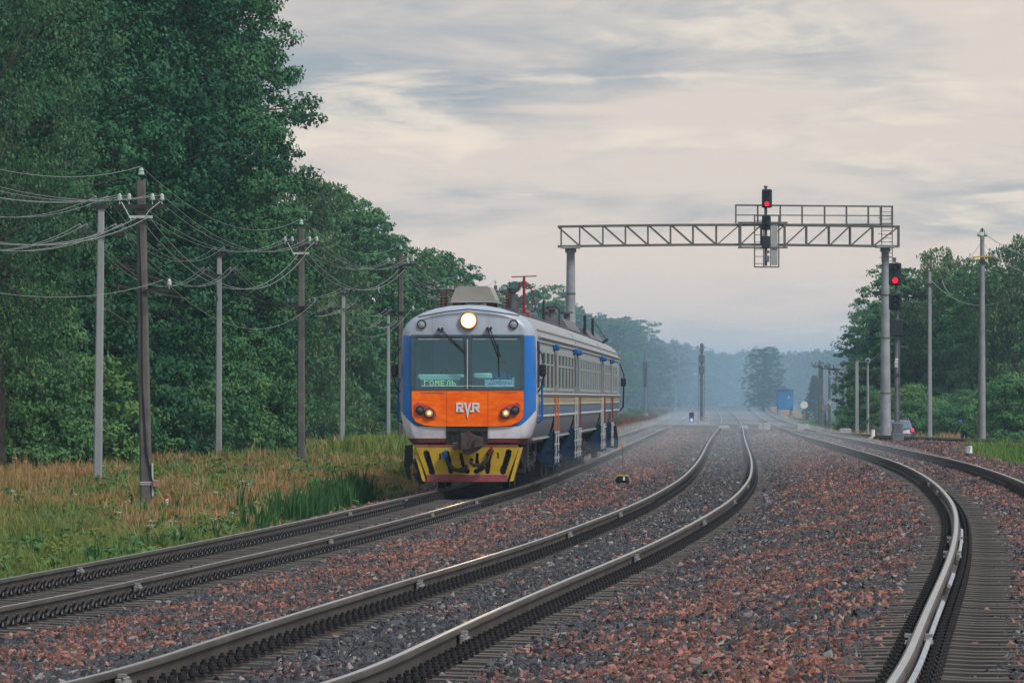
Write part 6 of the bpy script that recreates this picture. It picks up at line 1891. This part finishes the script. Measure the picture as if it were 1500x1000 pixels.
def blades(name, P, h, w, mt, seed, per=5, spread=.09, lean=.35, seedhead=0.0):
    """P (n,3) tuft roots; every tuft is a spray of tapering two-segment blades"""
    rs = np.random.RandomState(seed); n = len(P) * per
    R_ = np.repeat(P, per, 0) + np.c_[rs.normal(0, spread, (n, 2)), np.zeros(n)]
    hh = np.repeat(h, per) * rs.uniform(.55, 1.15, n); ww = np.repeat(w, per) * rs.uniform(.7, 1.2, n)
    a = rs.uniform(0, 6.283, n); ln = rs.normal(0, lean, n) * hh; la = rs.uniform(0, 6.283, n)
    sx, sy = np.cos(a) * ww / 2, np.sin(a) * ww / 2
    sx = np.sign(sx) * np.maximum(np.abs(sx), ww * .3)
    z0 = R_[:, 2] - .05
    mx_, my_ = R_[:, 0] + np.cos(la) * ln * .35, R_[:, 1] + np.sin(la) * ln * .35
    tx, ty = R_[:, 0] + np.cos(la) * ln, R_[:, 1] + np.sin(la) * ln
    V = np.stack([np.c_[R_[:, 0] - sx, R_[:, 1] - sy, z0], np.c_[R_[:, 0] + sx, R_[:, 1] + sy, z0],
                  np.c_[mx_ + sx * (.75 + seedhead), my_ + sy * (.75 + seedhead), z0 + hh * .62], np.c_[tx, ty, z0 + hh], np.c_[mx_ - sx * (.75 + seedhead), my_ - sy * (.75 + seedhead), z0 + hh * .62]], 1).reshape(-1, 3)
    i = np.arange(n)[:, None] * 5
    F = np.concatenate([i + np.array([[0, 1, 2, 4]]), i + np.array([[4, 2, 3, 3]])], 0)
    F1 = (i + np.array([[0, 1, 2, 4]])); 
    me = bpy.data.meshes.new(name); nv, nf = len(V), len(F1)
    me.vertices.add(nv); me.vertices.foreach_set('co', V.astype(np.float32).ravel())
    F2 = (i + np.array([[4, 2, 3]]))
    li = np.concatenate([F1.ravel(), F2.ravel()]).astype(np.int32)
    me.loops.add(len(li)); me.loops.foreach_set('vertex_index', li)
    me.polygons.add(nf * 2)
    ls = np.concatenate([np.arange(nf) * 4, nf * 4 + np.arange(nf) * 3]).astype(np.int32)
    me.polygons.foreach_set('loop_start', ls); me.polygons.foreach_set('loop_total', np.concatenate([np.full(nf, 4), np.full(nf, 3)]).astype(np.int32))
    me.materials.append(mt); me.update(calc_edges=True)
    return tag(put(name, me), kind='stuff')

rs = np.random.RandomState(17)
def field(n, d0, d1, xlo, xhi, power=1.0):
    """random roots between two offsets from a track edge, denser near the camera"""
    u = rs.uniform(0, 1, n); d = 1 / ((1 - u) / d0 ** power + u / d1 ** power) ** (1 / power)
    f = rs.uniform(0, 1, n)
    return d, f

def on_ground(x, d): return np.c_[x, d, ground_z(x, d)]

d, f = field(64000, 62, 330, 0, 1)
xa_, _ = trk('A', d)
xl = np.minimum(xa_ - 3.0, -750 * 1.08 * d / FOC); xl = np.minimum(xl, -.094 * d)
x = (xa_ - 2.5) * (1 - f) + xl * f
offA = xa_ - x
dryv = .62 * vnoise(x * .42 + 7, d * .085, 4) + .38 * vnoise(x * 1.1, d * .22, 8)
# the tall straw stands in a belt away from the track and along the bank beside the train
belt = np.clip(1 - np.abs((d - 150) / 60), 0, 1) * .16 + np.clip(1 - np.abs(offA - 4.2) / 2.2, 0, 1) * .12 * sstep(108, 126, d) + .10 * sstep(-11.0, -7.5, x * 0 - offA + 0) * 0
dry = dryv + belt + .05 * sstep(5, 8, offA) - .12 * (1 - sstep(3.0, 4.2, offA)) + rs.normal(0, .09, len(x)) > .64
hgt = .24 + .42 * vnoise(x * 1.2, d * .5, 6) ** 1.5 + .12 * sstep(3, 6, offA)
hgt = hgt * rs.uniform(.25, .80, len(x)) * np.where(rs.uniform(0, 1, len(x)) < .04, 1.5, 1)
wid = np.clip(d * 2.4e-4, .014, .06)
edge = sstep(2.4, 3.2, offA)
g = ~dry
blades('grass', on_ground(x[g], d[g]), (hgt * (.45 + .55 * edge))[g], wid[g] * 1.2, G_GREEN, 1, 5, .10, .4)
blades('dry_grass', on_ground(x[dry], d[dry]), (hgt * 1.0)[dry], wid[dry] * .95, G_DRY, 2, 6, .12, .32, .25)
lush = g & (vnoise(x * .6, d * .2, 15) > .58)
blades('lush_grass', on_ground(x[lush], d[lush]) + np.array([.07, .05, 0]), hgt[lush] * .8, wid[lush] * 1.5, G_LUSH, 3, 3, .08, .45)
# verge hugging the far rail of the left track
d, f = field(9000, 50, 170, 0, 1); xa_, _ = trk('A', d); x = xa_ - 2.0 - f * 1.3
blades('verge_grass', on_ground(x, d), .14 + .16 * rs.uniform(0, 1, len(x)), np.clip(d * 2.0e-4, .012, .04), G_LUSH, 4, 4, .08, .5)
# upright dark weeds near the train and along the bank
sp = []
for i in range(150):
    q = fw.random()
    if q < .50: px, d = fw.gauss(540, 38), fw.uniform(116, 137)
    elif q < .72: px, d = fw.gauss(455, 50), fw.uniform(108, 128)
    elif q < .9: px, d = fw.uniform(220, 300), fw.uniform(117, 127)
    else: px, d = fw.uniform(20, 420), fw.uniform(80, 125)
    x = min(at(px, d), float(trk('A', d)[0]) - 2.9); sp.append((x, d, fw.uniform(.45, 1.05) if q < .72 else fw.uniform(.3, .6)))
def spikes(name, sp, mt, seed):
    r2 = np.random.RandomState(seed); P, H = [], []
    for (x, d, h) in sp:
        for j in range(4): P.append((x + r2.normal(0, .16), d + r2.normal(0, .05), 0)); H.append(h * r2.uniform(.45, 1.1))
    P = np.array(P); P[:, 2] = ground_z(P[:, 0], P[:, 1]); H = np.array(H)
    return blades(name, P, H, np.full(len(P), .034), mt, seed, 6, .04, .18, .35)
spikes('upright_weeds', sp, G_WEED, 6)
sp = [(at(fw.uniform(0, 330), dd), dd, fw.uniform(.25, .5)) for dd in [fw.uniform(84, 128) for _ in range(60)]]
sp = [(min(x, float(trk('A', dd)[0]) - 3), dd, h) for x, dd, h in sp]
spikes('bright_weeds', sp, G_LUSH, 7)
# low broad-leaved herbs mixed into the meadow
rs3 = np.random.RandomState(77); n = 900
d = 1 / ((1 - rs3.uniform(0, 1, n)) / 70 + rs3.uniform(0, 1, n) * 0 + .0) ; d = 70 + 110 * rs3.uniform(0, 1, n) ** 1.4
xa_, _ = trk('A', d); x = xa_ - 2.7 - rs3.uniform(0, 1, n) * np.where(d < 100, 5, 9)
C = on_ground(x, d) + np.array([0, 0, .16]); rad = rs3.uniform(.12, .34, n)
for nm_, mt_2, sel in (('low_herbs', LF_BUSH, rs3.uniform(0, 1, n) < .6), ('pale_herbs', LF_YEL, None)):
    sel = sel if sel is not None else ~prev
    prev = sel
    V = leaves(rs3, C[sel], 46, rad[sel], .075, .040, .75); put(nm_, npmesh(nm_, V, np.arange(len(V)).reshape(-1, 4), mt_2))['kind'] = 'stuff'
# white umbels
m = MB()
for i in range(34):
    d = fw.uniform(98, 175); x = at(fw.uniform(0, 560), d); x = min(x, float(trk('A', d)[0]) - 3.4); g0 = float(ground_z(x, d)); h = fw.uniform(.35, .6)
    m.cyl((x, d, g0), (x, d, g0 + h), .003, n=4)
    for j in range(5): m.lathe((x + fw.uniform(-.06, .06), d + fw.uniform(-.06, .06), g0 + h + fw.uniform(-.02, .02)), [(.004, -.015), (.020, .0), (.012, .008)], 6)
tag(m.obj('wild_flowers', mat('flower_white', (.42, .46, .38), .8), None), kind='stuff')
# far left verge: green then rusty grass leading to the masts
d, f = field(9000, 215, 900, 0, 1); xa_, _ = trk('A', d); x = xa_ - 2.6 - f * np.where(d < 420, 7, 5)
rust = (vnoise(d * .02, f * 2, 9) + (d > 330) * .25 + (f < .45) * .12 > .62) & (d > 330)
blades('verge_grass', on_ground(x[~rust], d[~rust]), .4 + .5 * rs.uniform(0, 1, (~rust).sum()), np.clip(d[~rust] * 2.4e-4, .03, .2), G_LUSH, 8, 4, .2, .3)
blades('rust_grass', on_ground(x[rust], d[rust]), .5 + .35 * rs.uniform(0, 1, rust.sum()), np.clip(d[rust] * 2.4e-4, .03, .2), G_RUST, 9, 5, .25, .25)
# right side: bright grass by the numbered post, rough field beyond the siding, tan bank far away
d, f = field(9000, 112, 300, 0, 1); xc_, _ = trk('C', d); x = xc_ + 3.1 + f * np.clip((d - 60) * .055, 2, 11)
xd_, _ = trk('D', np.clip(d, 155, 350)); ok = (x < xd_ - 2.6) & ((x - at(1419, d)) ** 2 + (d - 181) ** 2 > .3)
thin = vnoise(x * .5, d * .12, 21) + sstep(205, 175, d) * 0 - sstep(190, 235, d) * .25 > .30
ok &= thin
ok &= (FOC * x / d + 750 > 1385 + rs.normal(0, 14, len(x)) + np.maximum(0, d - 185) * 1.2)
blades('grass', on_ground(x[ok], d[ok]), .16 + .34 * rs.uniform(0, 1, ok.sum()), np.clip(d[ok] * 2.0e-4, .02, .06), G_LUSH, 10, 5, .12, .3)
d = rs.uniform(318, 520, 9000); x = d * rs.uniform(.052, .098, 9000); xc_, _ = trk('C', d); ok = x > xc_ + 4.0
dr = vnoise(x * .3, d * .05, 31) > .52
blades('grass', on_ground(x[ok & ~dr], d[ok & ~dr]), .35 + .4 * rs.uniform(0, 1, (ok & ~dr).sum()), np.full((ok & ~dr).sum(), .09), G_GREEN, 12, 5, .25, .3)
blades('dry_grass', on_ground(x[ok & dr], d[ok & dr]), .4 + .5 * rs.uniform(0, 1, (ok & dr).sum()), np.full((ok & dr).sum(), .08), G_DRY, 13, 5, .25, .25)
d = rs.uniform(540, 1150, 7000); xc_, _ = trk('C', d); x = xc_ + 3 + rs.uniform(0, 1, 7000) * 9
dr = (d > 700) & (x - xc_ < 7)
blades('dry_grass', on_ground(x[dr], d[dr]), np.full(dr.sum(), .6), np.full(dr.sum(), .2), G_DRY, 14, 4, .4, .3)
blades('grass', on_ground(x[~dr], d[~dr]), np.full((~dr).sum(), .55), np.full((~dr).sum(), .18), G_LUSH, 15, 4, .4, .3)
d = rs.uniform(640, 1100, 3000); xa_, _ = trk('A', np.clip(d, 25, 1100)); xb2, _ = trk('B', d); x = xa_ + 2.2 + (xb2 - xa_ - 5) * rs.uniform(0, 1, 3000)
blades('grass', on_ground(x, d), np.full(3000, .3), np.full(3000, .16), G_GREEN, 16, 4, .3, .3)

# ------------------------------------------------------------------ damp air
def volbox(name, lo, hi, dens, col):
    m = bpy.data.materials.new(name); m.use_nodes = True; t = m.node_tree; t.nodes.clear()
    o = t.nodes.new('ShaderNodeOutputMaterial'); v = t.nodes.new('ShaderNodeVolumePrincipled')
    v.inputs['Color'].default_value = (*col, 1); v.inputs['Density'].default_value = dens; v.inputs['Anisotropy'].default_value = 0.0
    t.links.new(v.outputs[0], o.inputs['Volume'])
    b = MB(); b.box([(lo[i] + hi[i]) / 2 for i in range(3)], [hi[i] - lo[i] for i in range(3)])
    return tag(b.obj(name, m, None, smooth=False), kind='stuff')
volbox('haze', (-3200, -80, -4), (3200, 7100, 30), .00017, (.54, .80, 1.0))
def mist_strip():
    ds = np.concatenate([np.arange(140, 420, 14.0), np.arange(420, 800, 35.0)]); m = MB()
    for d in ds:
        xa2, za2 = trk('A', d); xc2, zc2 = trk('C', d); top = .62 + .16 * sin(d * .045) + .1 * sin(d * .021 + 2)
        zl = min(float(za2), float(zc2)) - .9
        l, r = float(xa2) - 2.4, float(xc2) + 2.6
        for (x, z) in ((l, zl), (l, zl + 1.0), (l + 2.5, float(za2) + top), (float(xc2) - 1, float(zc2) + top * .75), (r, zl + 1.0), (r, zl)): m.v.append((x, d, z))
    n = 6
    for k_ in range(len(ds) - 1):
        for i in range(n): m.f.append([k_ * n + i, k_ * n + (i + 1) % n, (k_ + 1) * n + (i + 1) % n, (k_ + 1) * n + i]); m.m.append(0)
    m.f += [list(range(n))[::-1], list(range((len(ds) - 1) * n, len(ds) * n))]; m.m += [0, 0]
    mt = bpy.data.materials.new('mist'); mt.use_nodes = True; t = mt.node_tree; t.nodes.clear()
    o = t.nodes.new('ShaderNodeOutputMaterial'); v = t.nodes.new('ShaderNodeVolumePrincipled')
    v.inputs['Color'].default_value = (.84, .93, 1, 1); v.inputs['Density'].default_value = .0030; t.links.new(v.outputs[0], o.inputs['Volume'])
    tag(m.obj('mist', mt, None, smooth=False), kind='stuff')
mist_strip()
volbox('fog_bank', (-260, 430, -2.5), (420, 2400, 13), .00110, (.52, .76, 1.0))
